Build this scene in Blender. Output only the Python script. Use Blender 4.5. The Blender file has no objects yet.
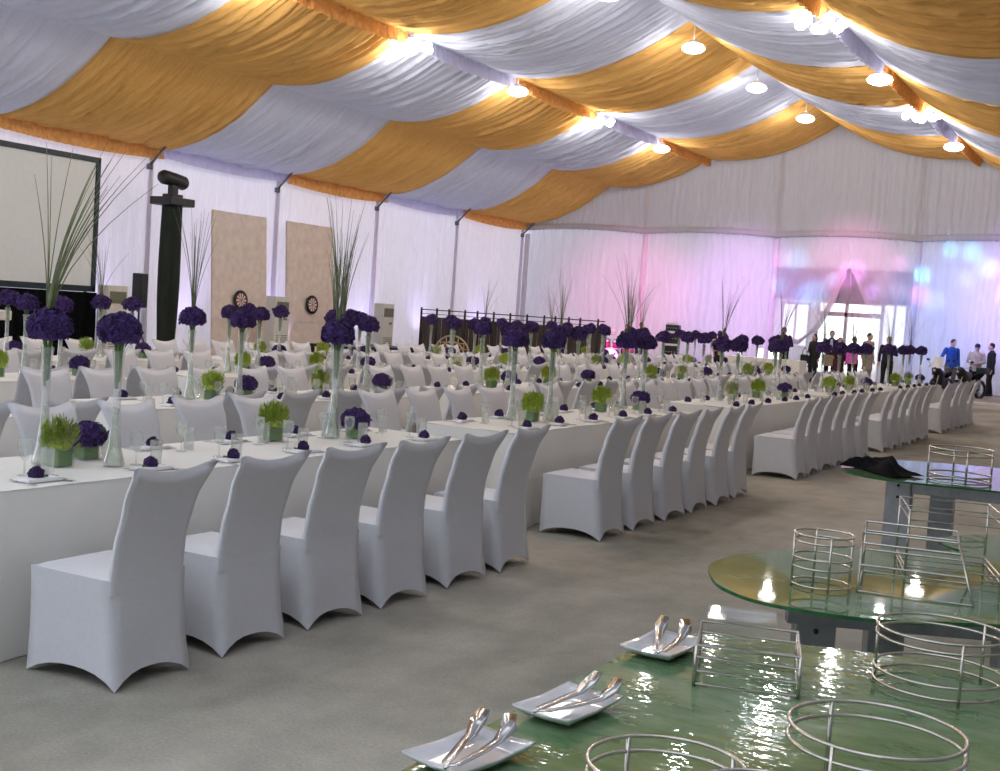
import bpy, bmesh, math, random
from mathutils import Vector, Matrix
PI = math.pi
rnd = random.Random(7)
S = bpy.context.scene
COL = S.collection

# ------------------------------------------------------------------ camera
F_PX, YAW, PITCH, ROLL, CAM_H = 1225.0, 0.507, -0.06, 0.067, 1.69
_f = Vector((-math.sin(YAW)*math.cos(PITCH), math.cos(YAW)*math.cos(PITCH), math.sin(PITCH)))
_r = Vector((math.cos(YAW), math.sin(YAW), 0)); _u = _r.cross(_f)
_r2 = _r*math.cos(ROLL)+_u*math.sin(ROLL); _u2 = -_r*math.sin(ROLL)+_u*math.cos(ROLL)
cam_d = bpy.data.cameras.new('camera'); cam = bpy.data.objects.new('camera', cam_d); COL.objects.link(cam)
cam.matrix_world = Matrix(((_r2.x, _u2.x, -_f.x, 0), (_r2.y, _u2.y, -_f.y, 0), (_r2.z, _u2.z, -_f.z, CAM_H), (0, 0, 0, 1)))
cam_d.sensor_width = 36; cam_d.lens = 36*F_PX/1000; cam_d.clip_end = 300; cam_d.clip_start = .05
S.camera = cam

def px(x, y, z):
    d = Vector((x, y, z-CAM_H)); t = d.dot(_f)
    if t < .3: return (-9999, -9999, t)
    return (500+F_PX*d.dot(_r2)/t, 385.5-F_PX*d.dot(_u2)/t, t)
def seen(x, y, z, m=12):
    a, b, t = px(x, y, z)
    return t > .3 and -m < a < 1000+m and -m < b < 771+m

# ------------------------------------------------------------------ materials
def new_mat(name):
    m = bpy.data.materials.new(name); m.use_nodes = True
    nt = m.node_tree; nt.nodes.clear()
    out = nt.nodes.new('ShaderNodeOutputMaterial')
    return m, nt, out
def N(nt, t, **kw):
    n = nt.nodes.new(t)
    for k, v in kw.items(): setattr(n, k, v)
    return n
def tex_noise(nt, scale, detail=3, rough=.5, stretch=None):
    tc = N(nt, 'ShaderNodeTexCoord'); n = N(nt, 'ShaderNodeTexNoise')
    n.inputs['Scale'].default_value = scale; n.inputs['Detail'].default_value = detail; n.inputs['Roughness'].default_value = rough
    if stretch:
        mp = N(nt, 'ShaderNodeMapping'); mp.inputs['Scale'].default_value = stretch
        nt.links.new(tc.outputs['Object'], mp.inputs['Vector']); nt.links.new(mp.outputs['Vector'], n.inputs['Vector'])
    else: nt.links.new(tc.outputs['Object'], n.inputs['Vector'])
    return n
def ramp(nt, src, c0, c1, p0=.3, p1=.7):
    r = N(nt, 'ShaderNodeValToRGB'); e = r.color_ramp.elements
    e[0].position = p0; e[1].position = p1; e[0].color = (*c0, 1); e[1].color = (*c1, 1)
    nt.links.new(src, r.inputs['Fac']); return r
def bump(nt, src, strength, dist=.01):
    b = N(nt, 'ShaderNodeBump'); b.inputs['Strength'].default_value = strength; b.inputs['Distance'].default_value = dist
    nt.links.new(src, b.inputs['Height']); return b
def sc(c, k): return tuple(min(1, v*k) for v in c)
def pbr(name, c, rough=.6, metal=0, vary=.12, nscale=8, bstr=.0, spec=.5, sheen=0, stretch=None, coat=0):
    m, nt, out = new_mat(name)
    p = N(nt, 'ShaderNodeBsdfPrincipled')
    n = tex_noise(nt, nscale, 4, .55, stretch)
    r = ramp(nt, n.outputs['Fac'], sc(c, 1-vary), sc(c, 1+vary))
    nt.links.new(r.outputs['Color'], p.inputs['Base Color'])
    p.inputs['Roughness'].default_value = rough; p.inputs['Metallic'].default_value = metal
    p.inputs['Specular IOR Level'].default_value = spec
    if sheen: p.inputs['Sheen Weight'].default_value = sheen
    if coat: p.inputs['Coat Weight'].default_value = coat
    if bstr:
        b = bump(nt, n.outputs['Fac'], bstr); nt.links.new(b.outputs['Normal'], p.inputs['Normal'])
    nt.links.new(p.outputs['BSDF'], out.inputs['Surface'])
    return m
def cloth(name, c, transl=.35, see=0.0, vary=.06, nscale=6, stretch=None, tint=None, bst=.25):
    m, nt, out = new_mat(name)
    n = tex_noise(nt, nscale, 4, .6, stretch)
    r = ramp(nt, n.outputs['Fac'], sc(c, 1-vary), sc(c, 1+vary))
    d = N(nt, 'ShaderNodeBsdfDiffuse'); t = N(nt, 'ShaderNodeBsdfTranslucent')
    nt.links.new(r.outputs['Color'], d.inputs['Color'])
    if tint: t.inputs['Color'].default_value = (*tint, 1)
    else: nt.links.new(r.outputs['Color'], t.inputs['Color'])
    b = bump(nt, n.outputs['Fac'], bst, .02); nt.links.new(b.outputs['Normal'], d.inputs['Normal'])
    mx = N(nt, 'ShaderNodeMixShader'); mx.inputs[0].default_value = transl
    nt.links.new(d.outputs[0], mx.inputs[1]); nt.links.new(t.outputs[0], mx.inputs[2])
    last = mx
    if see:
        tr = N(nt, 'ShaderNodeBsdfTransparent'); m2 = N(nt, 'ShaderNodeMixShader'); m2.inputs[0].default_value = see
        nt.links.new(mx.outputs[0], m2.inputs[1]); nt.links.new(tr.outputs[0], m2.inputs[2]); last = m2
    nt.links.new(last.outputs[0], out.inputs['Surface'])
    return m
def thin_glass(name, c=(.99, 1, .99), frost=.10, refl=.35, rough=.03):
    m, nt, out = new_mat(name)
    tr = N(nt, 'ShaderNodeBsdfTransparent'); tr.inputs[0].default_value = (*c, 1)
    df = N(nt, 'ShaderNodeBsdfDiffuse'); df.inputs[0].default_value = (.85, .88, .86, 1)
    n = tex_noise(nt, 12, 2)
    mf = N(nt, 'ShaderNodeMath', operation='MULTIPLY'); mf.inputs[1].default_value = frost*2; nt.links.new(n.outputs['Fac'], mf.inputs[0])
    m1 = N(nt, 'ShaderNodeMixShader'); nt.links.new(mf.outputs[0], m1.inputs[0])
    nt.links.new(tr.outputs[0], m1.inputs[1]); nt.links.new(df.outputs[0], m1.inputs[2])
    gl = N(nt, 'ShaderNodeBsdfGlossy'); gl.inputs['Roughness'].default_value = rough
    lw = N(nt, 'ShaderNodeLayerWeight'); lw.inputs['Blend'].default_value = .35
    mm = N(nt, 'ShaderNodeMath', operation='MULTIPLY'); mm.inputs[1].default_value = refl; nt.links.new(lw.outputs['Fresnel'], mm.inputs[0])
    m2 = N(nt, 'ShaderNodeMixShader'); nt.links.new(mm.outputs[0], m2.inputs[0])
    nt.links.new(m1.outputs[0], m2.inputs[1]); nt.links.new(gl.outputs[0], m2.inputs[2])
    nt.links.new(m2.outputs[0], out.inputs['Surface'])
    return m
def emit(name, c, s):
    m, nt, out = new_mat(name)
    e = N(nt, 'ShaderNodeEmission'); e.inputs[0].default_value = (*c, 1); e.inputs[1].default_value = s
    nt.links.new(e.outputs[0], out.inputs['Surface'])
    m.cycles.emission_sampling = 'NONE'
    return m
M = {}
M['white_drape'] = cloth('white_drape', (.63, .65, .77), .10, stretch=(.6, 6, 1), bst=.08)
M['gold_drape'] = cloth('gold_drape', (.72, .42, .14), .10, vary=.10, nscale=4, stretch=(.5, 5, 1), bst=.08)
M['gold_frill'] = cloth('gold_frill', (.80, .42, .15), .2, vary=.2, nscale=7)
M['white_frill'] = cloth('white_frill', (.66, .64, .82), .35)
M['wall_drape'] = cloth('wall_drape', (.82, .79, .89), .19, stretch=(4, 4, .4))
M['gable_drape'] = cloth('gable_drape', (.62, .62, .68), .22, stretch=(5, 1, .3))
M['sheer_drape'] = cloth('sheer_drape', (.84, .80, .90), .40, see=.36, stretch=(5, 1, .3))
M['outer_skin'] = cloth('outer_skin', (.74, .76, .80), .20)
M['table_cloth'] = pbr('table_cloth', (.85, .84, .78), .85, vary=.03, nscale=3, sheen=.2)
M['spandex'] = pbr('spandex', (.70, .705, .735), .72, vary=.025, nscale=40, sheen=.15, bstr=.04)
M['napkin'] = pbr('napkin', (.85, .85, .86), .85, vary=.03)
M['purple'] = pbr('purple_petal', (.050, .018, .128), .8, vary=.6, nscale=30, sheen=.12)
M['plum'] = pbr('plum_petal', (.050, .018, .115), .75, vary=.5, nscale=40, sheen=.1)
M['stem'] = pbr('green_stem', (.11, .22, .05), .6, vary=.4, nscale=20)
M['leaf'] = pbr('leaf_wrap', (.10, .23, .03), .45, vary=.4, nscale=25, stretch=(1, 1, 6))
M['lime'] = pbr('lime_foliage', (.36, .47, .05), .65, vary=.45, nscale=35)
M['grass'] = pbr('bear_grass', (.17, .20, .09), .6, vary=.4, nscale=10)
M['glass'] = thin_glass('clear_glass')
M['vase_glass'] = thin_glass('vase_glass', (.97, .98, .97), .24, .4)
M['water'] = thin_glass('pale_water', (.88, .92, .80), .25, .4)
M['cutlery'] = pbr('cutlery_steel', (.72, .71, .68), .18, 1, vary=.05)
M['wire'] = pbr('wire_chrome', (.60, .57, .50), .22, 1, vary=.12, nscale=30)
M['steel'] = pbr('galvanised_steel', (.36, .38, .40), .42, .85, vary=.18, nscale=9)
M['bolt'] = pbr('bolt_black', (.03, .03, .03), .4, .6)
M['ceramic'] = pbr('white_ceramic', (.82, .82, .84), .12, vary=.02, coat=.6)
M['black_cloth'] = pbr('black_cloth', (.006, .006, .007), .95, vary=.4, nscale=20, bstr=.3, spec=.1)
M['black'] = pbr('black_paint', (.012, .014, .013), .45, vary=.3)
M['tower_cloth'] = pbr('tower_cloth', (.010, .018, .012), .8, vary=.4, nscale=6, stretch=(1, 1, .2))
M['frame_dark'] = pbr('frame_dark', (.012, .028, .035), .4, vary=.2)
M['screen'] = pbr('screen_white', (.82, .87, .87), .7, vary=.02)
M['board'] = pbr('tan_board', (.80, .69, .60), .85, vary=.10, nscale=5)
M['ac'] = pbr('ac_plastic', (.68, .67, .62), .5, vary=.04)
M['grille'] = pbr('grille_olive', (.20, .21, .14), .6, vary=.3, nscale=30)
M['fence'] = pbr('dark_fence', (.062, .045, .033), .7, vary=.5, nscale=5, stretch=(8, 1, .3))
M['wicker'] = pbr('pale_wicker', (.52, .40, .24), .6, vary=.2, nscale=30)
M['alu'] = pbr('aluminium', (.45, .46, .48), .35, .9, vary=.1)
M['brace'] = pbr('brace_grey', (.16, .17, .19), .45, .6)
M['lampshade'] = pbr('lamp_enamel', (.75, .75, .74), .35)
M['cream_plastic'] = pbr('cream_plastic', (.74, .73, .68), .45, vary=.04)
M['bulb'] = emit('lamp_glow', (1, .96, .88), 9)
M['bulb_cool'] = emit('lamp_glow_cool', (.92, .95, 1), 12)
M['led_pink'] = emit('led_pink', (1, .1, .45), 3)
M['led_violet'] = emit('led_violet', (.5, .3, 1), 4)
M['candle_glow'] = emit('candle_glow', (1, .92, .95), 2.2)
M['pane'] = thin_glass('window_pane', (.97, .98, 1), .03, .5)
M['door_frame'] = pbr('door_frame_grey', (.42, .42, .45), .5, vary=.05)
M['lintel'] = cloth('lintel_blue_grey', (.30, .34, .48), .25)
M['gable_panel'] = cloth('gable_panel_grey', (.72, .75, .77), .72)

def floor_mat():
    m, nt, out = new_mat('grey_carpet')
    p = N(nt, 'ShaderNodeBsdfPrincipled'); p.inputs['Roughness'].default_value = .92; p.inputs['Specular IOR Level'].default_value = .15
    a = tex_noise(nt, .55, 5, .62, (1.0, .45, 1)); b = tex_noise(nt, 60, 3, .6); c = tex_noise(nt, 4, 4, .6)
    r1 = ramp(nt, a.outputs['Fac'], (.33, .325, .265), (.62, .585, .50), .36, .62)
    r2 = ramp(nt, b.outputs['Fac'], (.80, .80, .80), (1, 1, 1)); r3 = ramp(nt, c.outputs['Fac'], (.84, .84, .84), (1, 1, 1))
    x1 = N(nt, 'ShaderNodeMixRGB', blend_type='MULTIPLY'); x1.inputs[0].default_value = 1
    x2 = N(nt, 'ShaderNodeMixRGB', blend_type='MULTIPLY'); x2.inputs[0].default_value = 1
    nt.links.new(r1.outputs[0], x1.inputs[1]); nt.links.new(r2.outputs[0], x1.inputs[2])
    nt.links.new(x1.outputs[0], x2.inputs[1]); nt.links.new(r3.outputs[0], x2.inputs[2])
    nt.links.new(x2.outputs[0], p.inputs['Base Color'])
    bb = bump(nt, b.outputs['Fac'], .3, .01); nt.links.new(bb.outputs['Normal'], p.inputs['Normal'])
    nt.links.new(p.outputs[0], out.inputs['Surface']); return m
M['floor'] = floor_mat()
def table_glass(nm, rough, bs, nsc):
    m, nt, out = new_mat(nm)
    df = N(nt, 'ShaderNodeBsdfDiffuse')
    a = tex_noise(nt, 5, 5, .6, (1, 2.2, 1)); r = ramp(nt, a.outputs['Fac'], (.18, .36, .15), (.40, .58, .33), .32, .68)
    nt.links.new(r.outputs[0], df.inputs['Color'])
    tr = N(nt, 'ShaderNodeBsdfTransparent'); tr.inputs[0].default_value = (.42, .66, .45, 1)
    m1 = N(nt, 'ShaderNodeMixShader'); m1.inputs[0].default_value = .48
    nt.links.new(df.outputs[0], m1.inputs[1]); nt.links.new(tr.outputs[0], m1.inputs[2])
    w = tex_noise(nt, nsc, 2, .5, (1, 1.6, 1)); b = bump(nt, w.outputs['Fac'], bs, .012)
    gl = N(nt, 'ShaderNodeBsdfGlossy'); gl.inputs['Roughness'].default_value = rough
    nt.links.new(b.outputs['Normal'], gl.inputs['Normal'])
    fr = N(nt, 'ShaderNodeFresnel'); fr.inputs['IOR'].default_value = 1.4
    nt.links.new(b.outputs['Normal'], fr.inputs['Normal'])
    m2 = N(nt, 'ShaderNodeMixShader'); nt.links.new(fr.outputs[0], m2.inputs[0])
    nt.links.new(m1.outputs[0], m2.inputs[1]); nt.links.new(gl.outputs[0], m2.inputs[2])
    nt.links.new(m2.outputs[0], out.inputs['Surface']); return m
M['table_glass'] = table_glass('rippled_green_glass', .015, .075, 20)
M['table_glass_soft'] = table_glass('satin_green_glass', .03, .006, 14)
M['table_glass_clear'] = table_glass('polished_green_glass', .02, .006, 20)
M['glass_edge'] = pbr('glass_edge_green', (.02, .12, .035), .15, vary=.3, nscale=20)

# ------------------------------------------------------------------ mesh builder
class MB:
    def __init__(s): s.v = []; s.f = []
    def grid(s, fn, nu, nv, closed_u=False):
        b = len(s.v)
        for i in range(nu + (0 if closed_u else 1)):
            for j in range(nv+1): s.v.append(tuple(fn(i/nu, j/nv)))
        w = nv+1; rows = nu + (0 if closed_u else 1)
        for i in range(nu):
            i2 = (i+1) % rows
            for j in range(nv): s.f.append((b+i*w+j, b+i2*w+j, b+i2*w+j+1, b+i*w+j+1))
        return s
    def box(s, c, d, rz=0, M4=None):
        b = len(s.v); hx, hy, hz = d[0]/2, d[1]/2, d[2]/2
        ca, sa = math.cos(rz), math.sin(rz)
        for x, y, z in ((-1,-1,-1),(1,-1,-1),(1,1,-1),(-1,1,-1),(-1,-1,1),(1,-1,1),(1,1,1),(-1,1,1)):
            p = Vector((x*hx, y*hy, z*hz))
            p = M4 @ p if M4 else Vector((p.x*ca-p.y*sa, p.x*sa+p.y*ca, p.z))
            s.v.append((p.x+c[0], p.y+c[1], p.z+c[2]))
        for f in ((0,3,2,1),(4,5,6,7),(0,1,5,4),(1,2,6,5),(2,3,7,6),(3,0,4,7)): s.f.append(tuple(b+i for i in f))
        return s
    def tube(s, pts, rad, n=8, cap=True, flat=1.0, closed=False):
        pts = [Vector(p) for p in pts]
        if not isinstance(rad, (list, tuple)): rad = [rad]*len(pts)
        b = len(s.v); m = len(pts); ref = None
        for i, p in enumerate(pts):
            if closed: t = pts[(i+1) % m]-pts[i-1]
            else: t = pts[min(i+1, m-1)]-pts[max(i-1, 0)]
            t = t.normalized() if t.length > 1e-9 else Vector((0, 0, 1))
            if ref is None:
                ref = Vector((1, 0, 0)) if abs(t.x) < .8 else Vector((0, 1, 0))
            a = (ref - t*ref.dot(t)).normalized(); ref = a; c = t.cross(a)
            for k in range(n):
                th = 2*PI*k/n; q = p + (a*math.cos(th) + c*math.sin(th)*flat)*rad[i]
                s.v.append(tuple(q))
        for i in range(m if closed else m-1):
            i2 = (i+1) % m
            for k in range(n):
                k2 = (k+1) % n; s.f.append((b+i*n+k, b+i*n+k2, b+i2*n+k2, b+i2*n+k))
        if cap and not closed:
            s.f.append(tuple(b+k for k in range(n-1, -1, -1))); s.f.append(tuple(b+(m-1)*n+k for k in range(n)))
        return s
    def lathe(s, prof, n=20, c=(0, 0, 0), sx=1, sy=1):
        b = len(s.v)
        for r, z in prof:
            for k in range(n):
                a = 2*PI*k/n; s.v.append((c[0]+r*math.cos(a)*sx, c[1]+r*math.sin(a)*sy, c[2]+z))
        for i in range(len(prof)-1):
            for k in range(n):
                k2 = (k+1) % n; s.f.append((b+i*n+k, b+i*n+k2, b+(i+1)*n+k2, b+(i+1)*n+k))
        return s
    def ball(s, c, r, nu=12, nv=8):
        if not isinstance(r, (list, tuple)): r = (r, r, r)
        prof = [(max(1e-4, math.sin(PI*i/nv)), -math.cos(PI*i/nv)) for i in range(nv+1)]
        b = len(s.v)
        s.lathe(prof, nu)
        for i in range(b, len(s.v)):
            x, y, z = s.v[i]; s.v[i] = (c[0]+x*r[0], c[1]+y*r[1], c[2]+z*r[2])
        return s
    def prism(s, poly, z0, z1):
        b = len(s.v); n = len(poly)
        for x, y in poly: s.v.append((x, y, z0))
        for x, y in poly: s.v.append((x, y, z1))
        s.f.append(tuple(b+i for i in range(n-1, -1, -1))); s.f.append(tuple(b+n+i for i in range(n)))
        for i in range(n):
            j = (i+1) % n; s.f.append((b+i, b+j, b+n+j, b+n+i))
        return s
    def mesh(s, name, mat, smooth=True, weld=False):
        me = bpy.data.meshes.new(name); me.from_pydata(s.v, [], s.f); me.update()
        bm = bmesh.new(); bm.from_mesh(me)
        if weld: bmesh.ops.remove_doubles(bm, verts=bm.verts, dist=1e-5)
        bmesh.ops.recalc_face_normals(bm, faces=bm.faces); bm.to_mesh(me); bm.free()
        if mat: me.materials.append(M[mat] if isinstance(mat, str) else mat)
        if smooth: me.polygons.foreach_set('use_smooth', [True]*len(me.polygons))
        return me
def obj(name, me, parent=None, loc=None, rz=None):
    o = bpy.data.objects.new(name, me); COL.objects.link(o)
    if parent: o.parent = parent
    if loc is not None: o.location = loc
    if rz is not None: o.rotation_euler = (0, 0, rz)
    return o
def tag(o, label, cat, group=None):
    o['label'] = label; o['category'] = cat
    if group: o['group'] = group
    return o
def empty(name, loc=(0, 0, 0), rz=0, label=None, cat=None, group=None):
    o = bpy.data.objects.new(name, None); COL.objects.link(o); o.location = loc; o.rotation_euler = (0, 0, rz)
    o.empty_display_size = .1
    if label: tag(o, label, cat, group)
    return o
def struct(name, me, loc=None, parent=None):
    o = obj(name, me, parent, loc)
    if not parent: o['kind'] = 'structure'
    return o
def flat(me):
    me.polygons.foreach_set('use_smooth', [False]*len(me.polygons)); return me
def bevel_mesh(me, w=.006, seg=2):
    bm = bmesh.new(); bm.from_mesh(me)
    bmesh.ops.remove_doubles(bm, verts=bm.verts, dist=1e-5)
    bmesh.ops.bevel(bm, geom=[e for e in bm.edges if len(e.link_faces) == 2 and e.calc_face_angle(0) > .6], offset=w, segments=seg, affect='EDGES', profile=.6)
    bm.to_mesh(me); bm.free(); return me
def dup(root, loc, rz=0, label=None, cat=None, group=None):
    r = root.copy(); COL.objects.link(r); r.location = loc; r.rotation_euler = (0, 0, rz)
    if label: r['label'] = label
    if cat: r['category'] = cat
    if group: r['group'] = group
    for ch in list(root.children):
        c = ch.copy(); COL.objects.link(c); c.parent = r
        for g in ch.children:
            d = g.copy(); COL.objects.link(d); d.parent = c
    return r
ORD = ['first', 'second', 'third', 'fourth', 'fifth', 'sixth', 'seventh', 'eighth', 'ninth', 'tenth', 'eleventh', 'twelfth', 'thirteenth', 'fourteenth', 'fifteenth', 'sixteenth']

# ------------------------------------------------------------------ dimensions of the tent
XW, XRIDGE, XP1, XP2 = -23.8, -11.3, 4.75, 8.75     # left wall, ridge, purlin offsets
XR = 2*XRIDGE - XW
ZE, ZP2, ZP1, ZR = 5.32, 6.86, 7.9, 9.1
YE = 44.0
BAY = [44-5.1*i for i in range(9)]                  # bay lines from the end wall back to the camera
def wave_set(n, lo, hi, r):
    return [(r.uniform(.5, 1), 2*PI/r.uniform(lo, hi), r.uniform(0, 6.28)) for _ in range(n)]
def wv(ws, t):
    return sum(a*math.sin(k*t+p) for a, k, p in ws)/math.sqrt(len(ws))
def fold(ws, t):
    x = wv(ws, t); return abs(x)**.7*(1 if x > 0 else -1)

# floor and outside ground
struct('floor', flat(MB().grid(lambda u, v: (-27+33*u, -6+68*v, 0), 4, 4).mesh('floor', 'floor')))

# side walls: pleated drapes
def pleated_wall(name, p0, p1, z0, z1, mat, seed, amp=.05, lo=.18, hi=.55, nz=10, dens=14, lean=None, zbot=None, ztop=None, normal=None):
    r = random.Random(seed); ws = wave_set(7, lo, hi, r); w2 = wave_set(3, 1.5, 4, r)
    p0 = Vector(p0); p1 = Vector(p1); L = (p1-p0).length; d = (p1-p0)/L; nrm = normal or Vector((-d.y, d.x))
    def fn(u, v):
        t = u*L; a = z0 if zbot is None else zbot(t); b = z1 if ztop is None else ztop(t)
        z = a+(b-a)*v
        s = amp*fold(ws, t+.12*wv(w2, z+t*.3)*(1-v)*1.0)*(.55+.45*(1-v)) + amp*.5*wv(w2, t)
        q = p0+d*t
        return (q.x+nrm.x*s, q.y+nrm.y*s, z)
    return MB().grid(fn, int(L*dens), nz).mesh(name, mat)
struct('wall_left', pleated_wall('wall_left', (XW, 3), (XW, YE+.65), 0, ZE+.6, 'wall_drape', 3, amp=.055))
M['shade_lining'] = cloth('shade_lining', (.34, .34, .36), .02)  # grey darkened so the unseen wall bounces less onto the chair backs
struct('wall_right', pleated_wall('wall_right', (XR+.5, -4), (XR+.5, YE), 0, ZE+.6, 'shade_lining', 4, amp=.055, dens=8, nz=4))  # unseen wall, added to hold back light from the right
M['entry_skin'] = cloth('entry_skin', (.74, .78, .88), .20)
struct('wall_front', MB().grid(lambda u, v: (XW+(XR+.6-XW)*u, -3.6, v*(ZE+3.5*(1-abs(2*u-1)))), 24, 4).mesh('wall_front', 'entry_skin'))  # unseen near end, closed in to control daylight from behind the camera

# fabric-wrapped columns on the left wall, and the knee braces
for i, y in enumerate(BAY[:6]):
    r = random.Random(50+i)
    def colf(u, v, r=r, y=y):
        a = 2*PI*u; rr = .05+.008*math.sin(9*a+2*v)+.03*(1-v)**2
        return (XW+.05+rr*math.cos(a), y-.2+rr*math.sin(a)*1.2, v*(ZE-.2))
    struct('trim_%d' % (i+1), MB().grid(colf, 36, 12, True).mesh('wrapped_column', 'wall_drape'))
for i, y in enumerate(BAY[:5]):
    e = MB().tube([(XW+.1, y-.3, 4.84), (XW+1.0, y-.25, 5.75)], .03, 8).box((XW+.1, y-.3, 4.82), (.12, .1, .14))
    o = obj('roof_brace', e.mesh('roof_brace', 'brace'))
    tag(o, 'thin grey roof brace at the left wall eave, %s from the end wall' % ORD[i], 'brace', 'roof braces along the left wall')

# ------------------------------------------------------------------ roof drapes
XS_L = [XW, XRIDGE-XP2, XRIDGE-XP1, XRIDGE]; ZS = [ZE, ZP2, ZP1, ZR]
def swag(y0, y1, xa, za, xb, zb, sag, seed, mat, amp):
    r = random.Random(seed); ws = wave_set(8, .13, .5, r); w2 = wave_set(4, .7, 2.6, r); w3 = wave_set(3, .25, .6, r); w4 = wave_set(5, .3, .9, r)
    L = y1-y0; slope = (zb-za)/(xb-xa)
    def fn(u, v):
        t = v*L; k = 4*u*(1-u)
        tt = t+.10*math.sin(3*u+w2[0][2])*wv(w2, t)+.05*wv(w3, u*2.3+t)
        env = min(1, k*2.5)
        ex = min(1, min(v, 1-v)*14)
        s = amp*(.75*fold(ws, tt)+.55*(1-2.2*abs(wv(w4, tt+.1*u)))+.25)*env*(.35+.65*ex)
        z = za+(zb-za)*u - sag*k*(1+.05*wv(w2, t)) + s
        yy = y0+t+.04*math.sin(PI*u)*math.sin(2*PI*v)
        return (xa+(xb-xa)*u + .25*s*(-slope), yy, z)
    return MB().grid(fn, 20, int(L*32)).mesh('swag', mat)
def frill(y0, y1, x, z, h, seed, mat, outward=1, amp=.05):
    r = random.Random(seed); ws = wave_set(5, .14, .4, r); L = y1-y0
    def fn(u, v):
        t = u*L; drop = .06*math.sin(PI*u)
        s = amp*fold(ws, t)*(.3+.7*v)
        return (x+outward*(.05+.08*v)+s, y0+t, z-h*v-drop*1.5*v)
    return MB().grid(fn, int(L*22), 4).mesh('frill', mat)
for b in range(8):
    y1, y0 = BAY[b]+.05, BAY[b+1]-.05
    gold = b % 2 == 0; mat = 'gold_drape' if gold else 'white_drape'
    for side, sg in (('left', 1), ('right', -1)):
        cn = 'gold' if gold else 'white'
        e = empty('ceiling_drape', (0, 0, 0), 0, '%s ceiling drape strip on the %s slope, %s %s strip from the end wall' % (cn, side, ORD[b//2], cn), 'drape', 'draped strips under the tent roof')
        for k in range(3):
            xa, xb = XS_L[k], XS_L[k+1]
            if sg < 0: xa, xb = 2*XRIDGE-xa, 2*XRIDGE-xb
            sag = (.42, .40, .46)[k]
            obj('swag', swag(y0, y1, xa, ZS[k], xb, ZS[k+1], sag, 100+b*10+k+(500 if sg < 0 else 0), mat, .078 if gold else .066), e)
        fm = 'gold_frill' if gold else 'white_frill'
        xp = XRIDGE-sg*XP1
        obj('frill', frill(y0, y1, xp-.12*sg, ZP1+.08, .36, 900+b, fm, sg), e)
        xe = XW+.12 if sg > 0 else XR-.12
        obj('frill', frill(y0, y1, xe, ZE+.03, .30 if gold else .26, 950+b, fm, sg), e)

# ------------------------------------------------------------------ end wall
def roof_z(x):
    a = abs(x-XRIDGE)
    pts = [(0, ZR), (XP1, ZP1), (XP2, ZP2), (XRIDGE-XW, ZE)]
    for (a0, z0), (a1, z1) in zip(pts, pts[1:]):
        if a <= a1: return z0+(z1-z0)*(a-a0)/(a1-a0)
    return ZE
M['roof_skin'] = cloth('roof_skin', (.78, .78, .80), .45)
for nm, sg in (('left', 1), ('right', -1)):
    rs_ = MB()
    def rf(u, v, sg=sg):
        x = XRIDGE+sg*(XW-.1-XRIDGE)*u; return (x, -3.6+(YE+4.2)*v, roof_z(x)+.34)
    struct('ceiling_'+nm, rs_.grid(rf, 8, 8).mesh('roof_skin', 'roof_skin'))  # outer roof over the drapes, added to dim sky leaking through seams
COLX = [-23.6, -18.45, -13.3, -8.3, -3.3, 1.6]
def scallop(t):
    x = XW+t
    for a, b in zip(COLX, COLX[1:]):
        if a <= x <= b:
            u = (x-a)/(b-a); return 5.13+.10*math.sin(PI*u)
    return 5.13
e = MB()
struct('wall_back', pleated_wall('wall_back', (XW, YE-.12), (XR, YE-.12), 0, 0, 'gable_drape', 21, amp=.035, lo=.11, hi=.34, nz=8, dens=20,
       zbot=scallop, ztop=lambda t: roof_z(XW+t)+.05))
# gathered hem of the upper curtain
def hem(u, v):
    x = XW+(XR-XW)*u; z = scallop(x-XW)
    a = 2*PI*v; rr = .055+.012*math.sin(x*31)
    return (x, YE-.16+rr*math.cos(a)*.8, z+.02+rr*2.0*math.sin(a))
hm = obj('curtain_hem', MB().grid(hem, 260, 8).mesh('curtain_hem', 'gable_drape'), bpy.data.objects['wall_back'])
# lower sheer curtains between the columns
def lower_curtain(name, xa, xb, seed, edge_l=None, edge_r=None, mat='sheer_drape', y=YE-.02):
    r = random.Random(seed); ws = wave_set(7, .16, .5, r); w2 = wave_set(3, 1, 3, r); L = xb-xa
    def fn(u, v):
        z = 5.2*v; l = edge_l(z) if edge_l else xa; rr = edge_r(z) if edge_r else xb
        x = l+(rr-l)*u; t = u*L
        return (x, y+.05*fold(ws, t+.1*wv(w2, z*.8+t))*(1.1-.5*v), z)
    return MB().grid(fn, int(L*20), 24).mesh('curtain', mat)
def interp(pts):
    def f(z):
        if z <= pts[0][0]: return pts[0][1]
        for (a, xa), (b, xb) in zip(pts, pts[1:]):
            if z <= b:
                u = (z-a)/(b-a); return xa+(xb-xa)*u
        return pts[-1][1]
    return f
XD = -10.63
e_left = interp([(0, -11.72), (1.15, -11.72), (1.45, -11.78), (2.0, -11.45), (2.7, -11.2), (3.4, -10.96), (4.1, XD-.03), (5.3, XD-.01)])
e_right = interp([(0, -9.60), (1.75, -9.58), (2.1, -9.66), (2.8, -9.94), (3.4, -10.24), (4.1, XD+.03), (5.3, XD+.01)])
curt = empty('end_curtain', (0, 0, 0), 0, 'white sheer curtains hung across the end wall, parted at the door', 'curtain')
for i, (a, b, l, rr) in enumerate(((COLX[0], COLX[1], None, None), (COLX[1], COLX[2], None, None), (COLX[2], XD, None, e_left), (XD, COLX[3], e_right, None), (COLX[3], COLX[4], None, None), (COLX[4], COLX[5], None, None))):
    obj('curtain', lower_curtain('c', a+.02, b-.02, 60+i, l, rr), curt)
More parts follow.
